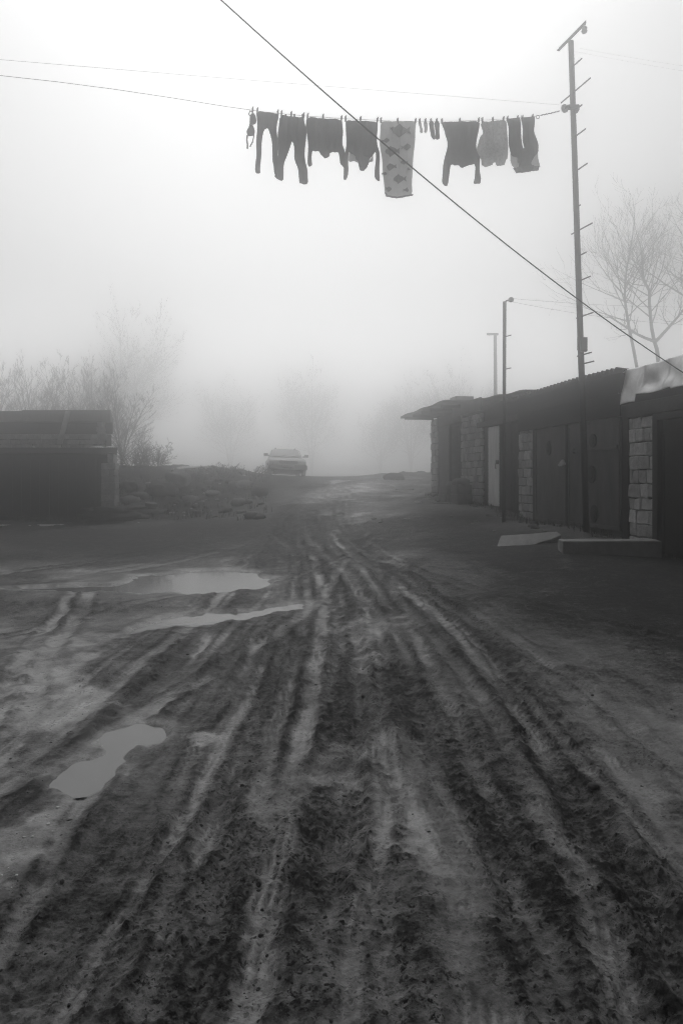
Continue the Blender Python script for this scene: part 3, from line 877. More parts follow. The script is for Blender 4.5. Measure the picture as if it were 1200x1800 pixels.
# ------------------------------------------------------------------ poles
def pole_rungs(root, x0, y0, xt, zt, zb, rows, e, r, base_y):
    for row, front, back in rows:
        z = EYE + (CY-row)/F*base_y
        t = (z-zb)/(zt-zb); c = Vector((x0+(xt-x0)*t, y0, z))
        g = G(); g.tube([c - e*back, c + e*front], r, 8)
        g.build('rung', M['steel'], root, smooth=False)
D1 = 13.2
pb = px(1031, 930, D1); pt_ = px(1003, 72, D1); zb = hz(pb.x, pb.y)-.15
tp = thing('tall_pole', 'tall steel pole with rungs in front of the metal gate, pulley near its top', 'pole', (pb.x, pb.y, zb))
g = G(); mid = px(1020, 600, D1)
g.tube([(pb.x,D1,zb), (mid.x,D1,mid.z), (pt_.x,D1,pt_.z)], [.058,.056,.050], 14)
g.build('shaft', M['steel'], tp, smooth=True)
E = Vector((.30, -.95, 0)).normalized()
pole_rungs(tp, pb.x, D1, pt_.x, pt_.z, EYE+(CY-930)/F*D1,
  [(118,.30,.0),(163,.52,.36),(196,.26,.0),(241,.34,.0),(301,.36,.0),(364,.12,.0),(406,.44,.17),(450,.24,.0),(494,.34,.0),(557,.38,.1),(624,.3,.12),(640,.36,.0)], E, .013, D1)
# cross arm at the top, angle iron, and its insulator
A = Vector((pt_.x, D1, pt_.z+.0)); E2 = Vector((.28,-.96,0)).normalized(); S2 = Vector((E2.y,-E2.x,0))
a0 = A - E2*.28 + S2*.07; a1 = A + E2*.56 + S2*.07
g = G()
for (w0, w1, h0, h1) in ((-.004,.004,-.035,.035),(.004,.055,-.035,-.027)):
    g.box8([a0+S2*w0+Vector((0,0,h0)), a1+S2*w0+Vector((0,0,h0)), a1+S2*w1+Vector((0,0,h0)), a0+S2*w1+Vector((0,0,h0)),
            a0+S2*w0+Vector((0,0,h1)), a1+S2*w0+Vector((0,0,h1)), a1+S2*w1+Vector((0,0,h1)), a0+S2*w1+Vector((0,0,h1))])
arm = g.build('cross_arm', M['steel'], tp)
g = G(); ic = a1 - E2*.05 + Vector((0,0,-.05))
g.lathe(ic, [(.012,.02),(.03,0),(.055,-.03),(.03,-.05),(.055,-.08),(.04,-.11),(.015,-.12)], n=14)
g.build('insulator', M['porcelain'], arm, smooth=True)
# pulley bracket
zp = EYE+(CY-191)/F*D1; xp = px(1006, 191, D1).x
g = G(); g.box(xp-.10, xp+.10, D1-.075, D1-.055, zp-.05, zp+.05); g.box(xp-.13, xp-.06, D1-.10, D1-.05, zp-.02, zp+.03); g.box(xp+.06, xp+.11, D1-.06, D1+.07, zp-.045, zp+.045)
br = g.build('pulley_bracket', M['steel'], tp, bevel=.004)
PUL = px(992, 190, D1-.08)
LD = Vector((-5.446, -3.0, 0)).normalized()
ax = Vector((LD.y, -LD.x, 0))
g = G(); g.lathe(PUL-ax*.02, [(.068,0),(.075,.004),(.058,.014),(.058,.026),(.075,.036),(.068,.04)], axis=ax, n=24)
pu = g.build('pulley', M['porcelain'], br, smooth=False)
g = G(); g.lathe(PUL-ax*.03, [(.02,0),(.02,.06)], axis=ax, n=10); g.tube([PUL, Vector((xp-.08, D1-.08, zp))], .012, 6)
g.build('axle', M['steel'], pu)
# junction box
jb = px(1021, 606, D1)
g = G(); g.box(jb.x-.045, jb.x+.075, D1-.13, D1-.055, jb.z-.14, jb.z+.12); g.box(jb.x-.07, jb.x-.05, D1-.07, D1+.02, jb.z-.1, jb.z+.16)
g.build('junction_box', M['steel'], tp, bevel=.006)

D2 = 15.7
q0 = px(885, 905, D2); q1 = px(886.5, 530, D2); zb2 = hz(q0.x, D2)-.15
sp = thing('short_pole', 'shorter steel pole with two rungs standing in front of the white door shed', 'pole', (q0.x, D2, zb2))
g = G(); g.tube([(q0.x,D2,zb2),(q1.x,D2,q1.z)], .040, 12); g.build('shaft', M['steel'], sp, smooth=True)
pole_rungs(sp, q0.x, D2, q1.x, q1.z, EYE+(CY-905)/F*D2, [(592,.22,.0),(649,.22,.0)], Vector((.45,-.9,0)).normalized(), .012, D2)
g = G(); g.tube([(q1.x,D2,q1.z-.04),(q1.x+.03,D2-.05,q1.z+.01),(q1.x+.10,D2-.12,q1.z+.0)], .018, 8)
bk = g.build('bracket', M['steel'], sp)
g = G(); g.lathe((q1.x+.11, D2-.13, q1.z+.03), [(.02,.04),(.05,.02),(.065,-.02),(.05,-.06),(.02,-.07)], n=14)
g.build('insulator', M['porcelain'], bk, smooth=True)

D3 = 33.0
f0 = px(871, 720, D3); f1 = px(870, 588, D3); zb3 = hz(f0.x, D3)-.2
fp_ = thing('distant_pole', 'faint distant pole with a short cross arm half lost in the fog behind the sheds', 'pole', (f0.x, D3, zb3))
g = G(); g.tube([(f0.x,D3,zb3),(f1.x,D3,f1.z)], [.10,.075], 10); g.build('shaft', M['steel'], fp_, smooth=True)
g = G(); g.box(f1.x-.42, f1.x+.12, D3-.14, D3-.08, f1.z-.05, f1.z+.05); g.build('cross_arm', M['steel'], fp_)

# ------------------------------------------------------------------ wires
def catenary(a, b_, sag, n=40):
    a = Vector(a); b_ = Vector(b_)
    return [a.lerp(b_, i/n) - Vector((0,0,4*sag*(i/n)*(1-i/n))) for i in range(n+1)]
def wire(name, a, b_, sag, r, mat, label, cat):
    g = G(); g.tube(catenary(a, b_, sag), r, 6)
    return tag(g.build(name, M[mat], None, smooth=True), label, cat)
a = px(430, 0, 5.6); b_ = px(1200, 630, 8.4); ext = (b_-a)
wire('guy_cable', a-ext*.25, b_+ext*.25, .12*2.25*1.1, .0062, 'wire', 'dark slack cable running diagonally across the sky down to the right', 'cable')
top2 = Vector((q1.x+.11, D2-.13, q1.z))
wire('overhead_wire', top2+Vector((0,0,.04)), px(1060, 536, 17.5)+Vector((3,1,.2)), .06, .003, 'rope', 'upper thin wire from the shorter pole past the tall pole', 'wire')
wire('overhead_wire', top2+Vector((0,0,-.03)), px(1060, 556, 17.5)+Vector((3,1,.0)), .10, .003, 'rope', 'lower thin wire from the shorter pole past the tall pole', 'wire')
wire('overhead_wire', px(1018, 84, D1-.2), px(1200, 100, D1)+Vector((4,.5,-.3)), .08, .0012, 'rope', 'upper faint wire leading right from the top of the tall pole', 'wire')
wire('overhead_wire', px(1012, 90, D1), px(1200, 108, D1)+Vector((4,.5,-.35)), .08, .0012, 'rope', 'lower faint wire leading right from the top of the tall pole', 'wire')

# ------------------------------------------------------------------ laundry
LP0 = Vector((PUL.x, PUL.y, 0))
LVEC = Vector((-5.446, -3.0, 0))
def line_t(x):
    r = (x-CX)/F
    return (LP0.x - LP0.y*r)/(-LVEC.x + LVEC.y*r)
def lp(x, y, off=0.0):
    """photo pixel -> point in the vertical plane of the clothesline"""
    t = line_t(x); p = LP0 + LVEC*t
    return Vector((p.x, p.y, EYE + (CY-y)/F*p.y)) + ax*off
LINE = [(986,194),(960,200),(940,204),(920,206),(890,208),(850,210.5),(800,212),(750,212.5),(700,212.2),(667,211),(640,209.5),(606,208),(570,205.5),(540,203.5),(515,201),(490,198.5),(465,196),(450,194),(440,192.5),(400,187),(300,171),(200,156),(100,143),(0,132),(-80,123),(-150,116)]
def line_row(x):
    for (a, ra), (b, rb) in zip(LINE[:-1], LINE[1:]):
        if b <= x <= a: return ra + (rb-ra)*(a-x)/(a-b)
    return 200
g = G()
g.tube([lp(a, b) for a, b in LINE], .0032, 6)
g.tube([lp(988, 184), lp(700, 161), lp(350, 133), lp(0, 104), lp(-150, 92)], .0018, 6)
cl = g.build('clothesline', M['rope'], None, smooth=True)
tag(cl, 'pulley clothesline loop carrying the washing from the tall pole out of frame left', 'clothesline')
# chain link and hook near the pulley
g = G()
ring = [lp(945.5+3.2*math.cos(t), 204.5+3.2*math.sin(t), .01) for t in [2*math.pi*k/14 for k in range(15)]]
g.tube(ring, .006, 6)
for k in range(6):
    x0 = 950+k*5.6; g.tube([lp(x0, line_row(x0)+.3), lp(x0+4.5, line_row(x0+4.5)-.3)], .011, 6)
tag(g.build('tension_chain', M['steel']), 'short chain with ring joining the clothesline to the pulley', 'chain')

Z1 = lambda p: (400+p[0]/3, 150+p[1]/3)
Z2 = lambda p: (700+p[0]/3.3333, 150+p[1]/3.3333)
def smooth_poly(pts, it=1):
    for _ in range(it):
        out = []
        n = len(pts)
        for i in range(n):
            a = pts[i]; b = pts[(i+1) % n]
            out += [(a[0]*.8+b[0]*.2, a[1]*.8+b[1]*.2), (a[0]*.2+b[0]*.8, a[1]*.2+b[1]*.8)]
        pts = out
    return pts
def cloth(name, pts, mat, parent, off=0.0, seed=0, amp=.035, th=.012, top_fix=True, smooth_it=1, extra=()):
    """flat garment outline -> gridded, softly folded sheet with thickness"""
    r = random.Random(seed)
    poly = smooth_poly(pts, smooth_it)
    ys = [p[1] for p in poly]; y0 = min(ys); xs = [p[0] for p in poly]; x0 = min(xs); x1 = max(xs)
    bm = bmesh.new()
    vs = [bm.verts.new((a, b, 0)) for a, b in poly]
    f = bm.faces.new(vs)
    step = 3.0
    for k in range(1, int((x1-x0)/step)+1):
        bmesh.ops.bisect_plane(bm, geom=list(bm.verts)+list(bm.edges)+list(bm.faces), plane_co=(x0+k*step-.37,0,0), plane_no=(1,0,0))
    for k in range(1, int((max(ys)-y0)/step)+1):
        bmesh.ops.bisect_plane(bm, geom=list(bm.verts)+list(bm.edges)+list(bm.faces), plane_co=(0,y0+k*step-.41,0), plane_no=(0,1,0))
    ph = [r.uniform(0, 6.28) for _ in range(6)]
    pos = origin_of(parent)
    for v in bm.verts:
        a, b = v.co.x, v.co.y
        dn = min(1, max(0, (b-line_row(a))/25.0))
        w = math.sin(a*.33+ph[0]+b*.02)*.5 + math.sin(a*.17-b*.05+ph[1])*.6 + .35*math.sin(a*.7+ph[2]+b*.05) + .4*math.sin(b*.12+ph[3]+a*.06)
        o_ = off + amp*w*(.25+.75*dn)
        v.co = lp(a, b, o_) - pos
    bmesh.ops.recalc_face_normals(bm, faces=bm.faces)
    me = bpy.data.meshes.new(name); bm.to_mesh(me); bm.free()
    me.polygons.foreach_set('use_smooth', [True]*len(me.polygons))
    for m in (mat if isinstance(mat, (list, tuple)) else [mat]): me.materials.append(M[m])
    o = bpy.data.objects.new(name, me); col.objects.link(o); o.parent = parent
    if mat not in ('towel', 'paleknit', 'mottle', 'lining'):   # thin cloth that lets the light through stays a single layer
        s = o.modifiers.new('thickness', 'SOLIDIFY'); s.thickness = th; s.offset = 0
    return o
def garment(name, label, cat, x):
    return thing(name, label, cat, lp(x, line_row(x)))

leg = [(152,136),(210,142),(268,148),(267,175),(262,200),(264,300),(262,400),(256,470),(244,465),(243,420),(236,350),(225,280),(216,234),(204,226),(193,232),(186,280),(178,380),(168,445),(172,460),(160,468),(148,462),(143,440),(148,340),(158,260),(155,200)]
t = garment('leggings', 'dark narrow leggings hanging leftmost after the bra', 'leggings', 468)
cloth('fabric', [Z1(p) for p in leg], 'cloth', t, .0, 1)
tr = [(276,152),(340,159),(403,165),(408,200),(411,240),(412,330),(418,400),(428,450),(433,512),(382,520),(376,480),(362,400),(345,310),(336,290),(325,330),(305,420),(290,510),(250,490),(258,430),(268,350),(272,250)]
t = garment('trousers', 'dark wide trousers hanging by the waist beside the leggings', 'trousers', 515)
cloth('fabric', [Z1(p) for p in tr], 'cloth', t, .02, 2)
for zx in (300, 345, 388):
    a = Z1((zx, 168)); g = G()
    g.prism([lp(a[0]-1.2, a[1]-4, -.05), lp(a[0]+1.2, a[1]-4, -.05), lp(a[0]+1.2, a[1]+5, -.05), lp(a[0]-1.2, a[1]+5, -.05)], ax*.012)
    g.build('belt_loop', M['cloth2'], t)
s1 = [(413,167),(510,173),(604,178),(606,230),(602,300),(612,370),(618,430),(608,437),(594,415),(590,380),(586,345),(550,348),(543,352),(541,370),(520,381),(500,380),(490,365),(478,345),(446,340),(443,380),(446,420),(430,428),(421,420),(422,360),(425,300),(424,238),(418,232)]
t = garment('long_sleeved_shirt', 'dark long sleeved shirt hung upside down beside the wide trousers', 'shirt', 572)
cloth('fabric', [Z1(p) for p in s1], 'cloth', t, .0, 3)
s2 = [(622,178),(700,183),(793,187),(790,240),(794,310),(803,380),(807,498),(795,502),(779,488),(777,430),(776,345),(752,385),(735,410),(726,440),(712,453),(698,445),(690,410),(672,385),(655,360),(641,340),(641,403),(643,440),(638,475),(626,496),(614,490),(617,455),(622,400),(628,330),(624,240)]
t = garment('hooded_sweater', 'dark sweater with pale lining showing, upside down left of the fish towel', 'sweater', 636)
cloth('fabric', [Z1(p) for p in s2], 'cloth', t, .015, 4)
cloth('lining', [Z1(p) for p in [(642,345),(655,360),(672,385),(690,408),(664,404),(642,398)]], 'lining', t, .005, 4, th=.006)
cloth('lining', [Z1(p) for p in [(774,350),(774,398),(736,408),(752,388),(765,368)]], 'lining', t, .005, 5, th=.006)
cloth('hood', [Z1(p) for p in [(692,380),(735,380),(732,415),(725,438),(712,451),(700,443),(692,412)]], 'cloth2', t, -.05, 6, th=.02)
# towel with a fish print
tw = [(803,188),(860,188),(930,189),(996,188),(990,240),(980,350),(974,470),(978,575),(930,586),(880,588),(835,580),(823,568),(815,430),(808,300)]
t = garment('towel', 'long pale beach towel printed with dark fish', 'towel', 698)
tower = cloth('fabric', [Z1(p) for p in tw], 'towel', t, .0, 7, amp=.02, smooth_it=1)
def fish_poly(cx_, cy_, L, flip=1):
    p = []
    for k in range(16):
        a = math.pi*2*k/16
        p.append((math.cos(a)*.36, math.sin(a)*.27))
    p = p[:0] + [( .36,0),( .30,.12),(.12,.24),(.02,.34),(-.10,.25),(-.24,.16),(-.34,.07),(-.52,.20),(-.47,0),(-.52,-.20),(-.34,-.07),(-.24,-.16),(-.08,-.27),(.02,-.36),(.14,-.24),(.30,-.12)]
    return [(cx_+flip*a*L, cy_+b*L) for a, b in p]
pr = []
for k, (fx, fy, L, fl) in enumerate([(905,238,105,-1),(835,290,40,1),(858,348,84,-1),(942,325,52,1),(858,427,56,-1),(928,403,42,-1),(952,440,26,-1),(828,465,30,1),(898,494,74,-1),(848,546,42,1),(942,552,38,1),(870,228,36,1)]):
    for side in (-1, 1):
        pr.append(([Z1(p) for p in fish_poly(fx, fy, L, fl)], side))
bmj = bmesh.new()
rj = random.Random(7); ph = [rj.uniform(0, 6.28) for _ in range(6)]
for poly, side in pr:
    b2_ = bmesh.new(); f = b2_.faces.new([b2_.verts.new((a, b, 0)) for a, b in poly])
    x0 = min(p[0] for p in poly); x1 = max(p[0] for p in poly)
    for k in range(1, int((x1-x0)/3)+1):
        bmesh.ops.bisect_plane(b2_, geom=list(b2_.verts)+list(b2_.edges)+list(b2_.faces), plane_co=(x0+k*3,0,0), plane_no=(1,0,0))
    for v in b2_.verts:
        a, b = v.co.x, v.co.y
        dn = min(1, max(0, (b-line_row(a))/25.0))
        w = math.sin(a*.33+ph[0]+b*.02)*.5 + math.sin(a*.17-b*.05+ph[1])*.6 + .35*math.sin(a*.7+ph[2]+b*.05) + .4*math.sin(b*.12+ph[3]+a*.06)
        v.co = lp(a, b, .02*w*(.25+.75*dn) + side*.0095) - t.location
    tmp = bpy.data.meshes.new('tmp'); b2_.to_mesh(tmp); b2_.free(); bmj.from_mesh(tmp); bpy.data.meshes.remove(tmp)
me = bpy.data.meshes.new('fish_print'); bmj.to_mesh(me); bmj.free(); me.materials.append(M['fish'])
o = bpy.data.objects.new('fish_print', me); col.objects.link(o); o.parent = t
s = o.modifiers.new('thickness', 'SOLIDIFY'); s.thickness = .003; s.offset = 0
cloth('hem', [Z1(p) for p in [(824,566),(840,577),(880,584),(930,582),(977,572),(978,578),(930,589),(880,591),(836,583)]], 'cloth2', t, .0, 7, amp=.02, th=.022, smooth_it=0)
# socks
for nm, lab, a, mat in (
  ('sock', 'left sock of the pale pair beside the fish towel', [(1003,189),(1021,190),(1024,215),(1030,232),(1030,247),(1020,251),(1012,245),(1014,228),(1008,210)], 'paleknit'),
  ('sock', 'right sock of the pale pair', [(1032,190),(1054,191),(1054,225),(1051,245),(1041,250),(1033,246),(1037,228),(1034,210)], 'paleknit'),
  ('sock', 'left sock of the dark pair', [(1060,188),(1085,189),(1088,230),(1092,260),(1097,278),(1086,286),(1074,272),(1070,240)], 'cloth'),
  ('sock', 'right sock of the dark pair beside the big shirt', [(1089,189),(1116,190),(1114,240),(1118,278),(1108,284),(1098,281),(1098,262),(1095,230)], 'cloth')):
    X = [Z1(p) for p in a]; t = garment(nm, lab, 'sock', sum(p[0] for p in X)/len(X))
    cloth('fabric', X, mat, t, .0, hash(lab) % 7 if False else len(lab), amp=.012, th=.018)
s3 = [(248,212),(360,210),(476,207),(470,270),(465,360),(466,400),(475,430),(474,455),(478,540),(472,575),(465,580),(442,573),(450,540),(454,460),(430,466),(400,470),(370,483),(350,470),(300,463),(294,500),(296,580),(275,590),(262,560),(266,500),(275,430),(284,350),(278,280),(262,240)]
t = garment('long_sleeved_shirt', 'large dark shirt hung upside down right of the dark socks', 'shirt', 808)
cloth('fabric', [Z2(p) for p in s3], 'cloth', t, .0, 11)
sh = [(480,210),(555,206),(630,200),(628,270),(636,340),(644,425),(636,430),(634,460),(585,470),(580,455),(541,458),(538,475),(488,472),(486,430),(464,415),(470,360),(474,300),(482,290)]
t = garment('mottled_blouse', 'mottled patterned blouse hanging between the large shirt and the last trousers', 'blouse', 867)
cloth('fabric', [Z2(p) for p in sh], 'mottle', t, .0, 12, amp=.05)
t3 = [(634,195),(670,192),(708,188),(712,240),(722,310),(733,368),(737,368),(731,300),(722,240),(717,188),(757,184),(797,180),(804,250),(812,330),(819,385),(798,412),(777,452),(800,482),(700,488),(716,466),(690,432),(654,405),(648,300),(640,230)]
t = garment('trousers', 'dark trousers hung upside down by the legs nearest the tall pole', 'trousers', 916)
cloth('fabric', [Z2(p) for p in t3], 'cloth', t, .0, 13, smooth_it=0)
cloth('pocket', [Z2(p) for p in [(651,398),(690,430),(718,466),(706,490),(674,484),(650,442)]], 'lining', t, .005, 13, th=.006, smooth_it=0)
cloth('pocket', [Z2(p) for p in [(819,380),(824,388),(826,478),(798,484),(775,452),(797,412)]], 'lining', t, .005, 14, th=.006, smooth_it=0)
cloth('waistband', [Z2(p) for p in [(675,482),(740,478),(820,474),(818,496),(760,509),(690,512)]], 'cloth2', t, -.02, 15, th=.03, smooth_it=0)
# bra
t = garment('bra', 'small bra hanging by its strap at the left end of the washing', 'bra', 444)
for cup in ([(120,152),(134,140),(148,158),(151,195),(134,204),(117,206)], [(100,242),(112,214),(128,208),(141,232),(139,262),(120,267),(107,264)]):
    X = [Z1(p) for p in cup]
    o = cloth('cup', X, 'cloth2', t, .0, 17, amp=.03, th=.03, smooth_it=2)
for pts_, r_ in (([(133,138),(118,133),(112,148),(117,160)], .008), ([(118,204),(116,210),(124,209)], .014), ([(104,262),(101,285),(105,310),(104,332)], .012), ([(139,260),(132,295),(118,322)], .009)):
    g = G(); g.tube([lp(*Z1(p)) for p in pts_], r_, 6)
    g.build('strap', M['cloth2'], t, smooth=True)

# pegs: one built, the rest copied
PEGS = [(Z1((132,0))[0],'peg holding the bra'),(Z1((157,0))[0],'left peg of the leggings'),(Z1((265,0))[0],'right peg of the leggings'),
 (Z1((284,0))[0],'left peg of the wide trousers'),(Z1((335,0))[0],'middle peg of the wide trousers'),(Z1((401,0))[0],'right peg of the wide trousers'),
 (Z1((422,0))[0],'left peg of the shirt beside the wide trousers'),(Z1((503,0))[0],'middle peg of the shirt beside the wide trousers'),(Z1((600,0))[0],'right peg of the shirt beside the wide trousers'),
 (Z1((622,0))[0],'left peg of the sweater'),(Z1((700,0))[0],'middle peg of the sweater'),(Z1((789,0))[0],'right peg of the sweater'),
 (Z1((808,0))[0],'left peg of the fish towel'),(Z1((896,0))[0],'middle peg of the fish towel'),(Z1((990,0))[0],'right peg of the fish towel'),
 (Z1((1012,0))[0],'peg of the left pale sock'),(Z1((1042,0))[0],'peg of the right pale sock'),(Z1((1072,0))[0],'peg of the left dark sock'),(Z1((1102,0))[0],'peg of the right dark sock'),
 (Z2((255,0))[0],'left peg of the large shirt'),(Z2((360,0))[0],'middle peg of the large shirt'),(Z2((470,0))[0],'right peg of the large shirt'),
 (Z2((491,0))[0],'left peg of the mottled blouse'),(Z2((553,0))[0],'middle peg of the mottled blouse'),(Z2((615,0))[0],'right peg of the mottled blouse'),
 (Z2((638,0))[0],'outer peg on the left leg of the last trousers'),(Z2((698,0))[0],'inner peg on the left leg of the last trousers'),(Z2((726,0))[0],'inner peg on the right leg of the last trousers'),(Z2((785,0))[0],'outer peg on the right leg of the last trousers')]
g = G(); U = LVEC.normalized()
for s_ in (-1, 1):
    g.box8([(-.006, s_*.004, -.045), (.006, s_*.004, -.045), (.006, s_*.016, -.045), (-.006, s_*.016, -.045),
            (-.006, s_*.010, .042), (.006, s_*.010, .042), (.006, s_*.022, .042), (-.006, s_*.022, .042)])
g.tube([(-.008,0,.0),(.008,0,.0)], .011, 8)
peg0 = None
for x, lab in PEGS:
    if peg0 is None:
        pg = peg0 = g.build('clothes_peg', M['peg'], None, world=False)
    else:
        pg = peg0.copy(); col.objects.link(pg)
    pg.location = lp(x, line_row(x)) + Vector((0,0,.004))
    pg.rotation_euler = (0, rng.uniform(-.12,.12), math.atan2(LVEC.y, LVEC.x))
    tag(pg, lab, 'peg', 'pegs along the clothesline')

# ------------------------------------------------------------------ left shed
sh_ = thing('flat_roofed_shed', 'low dark flat roofed shed at the left edge with a pale block corner pillar', 'shed', (-9.5, 23, .3))
D = 23.0
def sx(x, d=D): return (x-CX)/F*d
def szz(y, d=D): return EYE + (CY-y)/F*d
g = G(); g.box(-17, sx(212), D-.35, D+5, 2.47, 2.66)
g.skew(D); g.build('roof_slab', M['darkcon'], sh_, bevel=.02)
g = G(); g.box(-17, sx(178), D, D+.3, -.2, 2.465); g.box(sx(178), sx(203), D+.42, D+4.8, -.2, 2.465); g.box(-17, sx(178), D+4.5, D+4.8, -.2, 2.465)
g.skew(D); g.build('wall', M['board'], sh_)
g = G()
for k, (a, b_) in enumerate(((-10.6, -9.22), (-9.2, -7.82))):
    pass
for a, b_ in ((-10.9,-9.42),(-9.40,-7.92)):
    g = G(); g.box(a, b_, D-.06, D-.003, .25, 2.3)
    for k in range(5): g.box(a+.04+k*.29, a+.04+k*.29+.25, D-.075, D-.06, .3, 2.25)
    g.build('gate_leaf', M['gatedark'], sh_)
r = random.Random(3); g = G(); z = .1
while z < 2.1:
    h_ = r.uniform(.19,.24); x0 = sx(180); x1 = sx(203)
    if r.random() < .45:
        m_ = x0+(x1-x0)*r.uniform(.4,.6); g.box(x0, m_-.006, D-.14, D+.3, z+.005, z+h_-.005); g.box(m_+.006, x1, D-.14, D+.3, z+.005, z+h_-.005)
    else: g.box(x0, x1+r.uniform(0,.03), D-.14, D+.3, z+.005, z+h_-.005)
    z += h_
g.box(sx(191), sx(201), D-.14, D+.3, z+.005, 2.46)
bevel_boxes(g, 'corner_pillar', M['stone'], sh_, .016, .01, 4)
for a, b_, y in ((155,185,785.5),(184,200,786),(58,61,787),(104,108,787)):
    P0 = px(a, 787, D-.2); P1 = px(b_, 787, D-.2)
    g = G(); w_ = P1.x-P0.x
    bm = bmesh.new(); bmesh.ops.create_icosphere(bm, subdivisions=2, radius=1)
    me = bpy.data.meshes.new('snow_patch'); rr = random.Random(int(a))
    for v in bm.verts: v.co = Vector((v.co.x*w_/2*rr.uniform(.8,1.05), v.co.y*.12, max(v.co.z, -.1)*.045*rr.uniform(.6,1.2)))
    bm.to_mesh(me); bm.free(); me.materials.append(M['snow'])
    o = bpy.data.objects.new('snow_patch', me); col.objects.link(o); o.location = ((P0.x+P1.x)/2, D-.2, 2.665)
    lb = {155:'long thin white streak of old snow near the right end of the shed roof',184:'short white snow lump at the right end of the shed roof',58:'tiny white snow speck left on the shed roof edge',104:'tiny white snow lump below the leaning plank'}[a]
    tag(o, lb, 'snow')
# upper structure behind
DU = 25.0
up = thing('upper_shed', 'dark boarded upper shed standing behind and above the flat roofed shed', 'shed', (-10, DU, 1.6))
g = G(); g.box(-18, sx(196,DU), DU, DU+3, 1.2, szz(764,DU))
g.skew(DU); bw_ = g.build('base_wall', M['mortar'], up)
r = random.Random(5); g = G(); z = 2.55
while z < szz(766,DU):
    h_ = r.uniform(.14,.2); x = -18
    while x < sx(176,DU):
        w_ = r.uniform(.25,.5); g.box(x, min(x+w_-.015, sx(177,DU)), DU-.05-r.uniform(0,.03), DU-.002, z, z+h_-.015); x += w_
    z += h_
bevel_boxes(g, 'stone_courses', M['stone'], up, .02, .015, 6)
g = G(); g.box(-18, sx(173,DU), DU-.02, DU+.1, szz(763,DU), szz(742,DU)); g.box(sx(186,DU), sx(196,DU), DU, DU+.12, szz(763,DU), szz(742,DU))
g.build('boarding', M['board'], up)
g = G(); g.box(-18, sx(50,DU), DU-.45, DU+3.2, szz(742,DU)+.003, szz(724.5,DU)); g.box(sx(50,DU)+.004, sx(202,DU), DU-.5, DU+3.2, szz(743,DU), szz(723,DU))
g.skew(DU); g.build('roof', M['plank'], up, bevel=.015)
g = G(); zz = 2.7
for k in range(6):
    g.box(sx(175,DU)-.02*(k%2), sx(185,DU)+.03*(k%2), DU-.25, DU-.0, zz, zz+.19); zz += .2
g.box(sx(178,DU), sx(193,DU), DU-.35, DU-.25, szz(775,DU), szz(763,DU))
bevel_boxes(g, 'block_pillar', M['stone'], up, .016, .01, 8)
a = px(104, 781, DU-.75); b_ = px(119, 722, DU-.55)
g = G(); g.prism([a+Vector((-.09,0,0)), a+Vector((.09,0,0)), b_+Vector((.10,0,0)), b_+Vector((-.08,0,0))], (0,.04,0))
tag(g.build('leaning_plank', M['palecon'], None, bevel=.004), 'pale plank leaning against the upper shed on the left', 'plank')
for k, (a, b_, y, lb) in enumerate(((-5,18,925,'faint old snow strip at the far left foot of the dark shed'),(62,110,925,'long bright snow strip at the foot of the dark shed'),(48,56,926,'small snow fleck left of the long bright strip'))):
    scrap('snow_patch', (a+b_)/2, y, (b_-a), 2, 'snow', lb, 'snow', None, 40+k, .03)

# ------------------------------------------------------------------ left bank: rubble, post and litter
c = gp(336, 829)
g = G()
P = [(c.x-.72,c.y-.5,c.z-.02),(c.x+.55,c.y-.2,c.z+.10),(c.x+.72,c.y+.6,c.z+.16),(c.x-.5,c.y+.5,c.z+.12)]
g.prism(P, (0,0,.09))
tag(g.build('flat_slab', M['palecon'], None, bevel=.02), 'pale flat slab lying along the top of the left bank', 'slab')
rock('boulder', gp(314, 855), .42, .4, .34, 'rubble', 'rounded boulder below the pale flat slab on the left bank', 'rock', None, 31, .7)
rock('boulder', gp(282, 872), .5, .4, .3, 'clod', 'dark low boulder on the left bank between shed and slab', 'rock', None, 32, .7)
rock('rubble_heap', gp(215, 910), 1.0, .7, .22, 'rubble', 'low grey heap of rubble at the foot of the shed corner', 'rubble', None, 33, .8, sub=4)
rock('boulder', gp(228, 862), .22, .2, .22, 'rubble', 'small grey stone with a white cap right of the corner pillar', 'rock', None, 34, .6)
p = gp(263, 905)
bt = thing('barrel', 'dark tipped barrel standing beside the rubble heap on the left', 'barrel', p)
g = G(); axb = Vector((.15,-.1,1)).normalized()
g.lathe(p-axb*.05, [(.17,0),(.18,.03),(.165,.14),(.18,.16),(.165,.28),(.18,.3),(.17,.42)], axis=axb, n=18); g.build('body', M['cardark'], bt)
g = G(); g.lathe(p+axb*.37, [(.182,0),(.19,.012),(.182,.024)], axis=axb, n=18); g.build('rim', M['concrete'], bt)
rr_ = random.Random(12)
for k in range(70):
    bx = rr_.uniform(210, 465); by = rr_.uniform(832, 915)
    if by < 840 + max(0, (300-bx))*.1: by += 20
    c = gp(bx, by); q = .05 + .24*rr_.random()**2
    rock('rubble_stone', c - Vector((0,0,.03)), q*rr_.uniform(1,1.6), q, q*rr_.uniform(.5,.9), rr_.choice(['rubble','clod','clod','rubble','concrete']), 'loose stone among the rubble on the left bank', 'rock', 'loose stones on the left bank', 300+k, .5, rr_.uniform(0,3), sub=2)
for k in range(30):
    yd = rr_.uniform(12.7, 23.0); p_ = FP(yd, .10 + .9*rr_.random()**2, 0); q = .025 + .07*rr_.random()**2
    rock('rubble_stone', (p_.x, p_.y, hz(p_.x, p_.y)-.01), q*1.4, q, q*.8, rr_.choice(['rubble','clod','concrete']), 'small loose stone at the foot of the garage row', 'rock', 'loose stones along the garage row', 400+k, .5, rr_.uniform(0,3), sub=2)
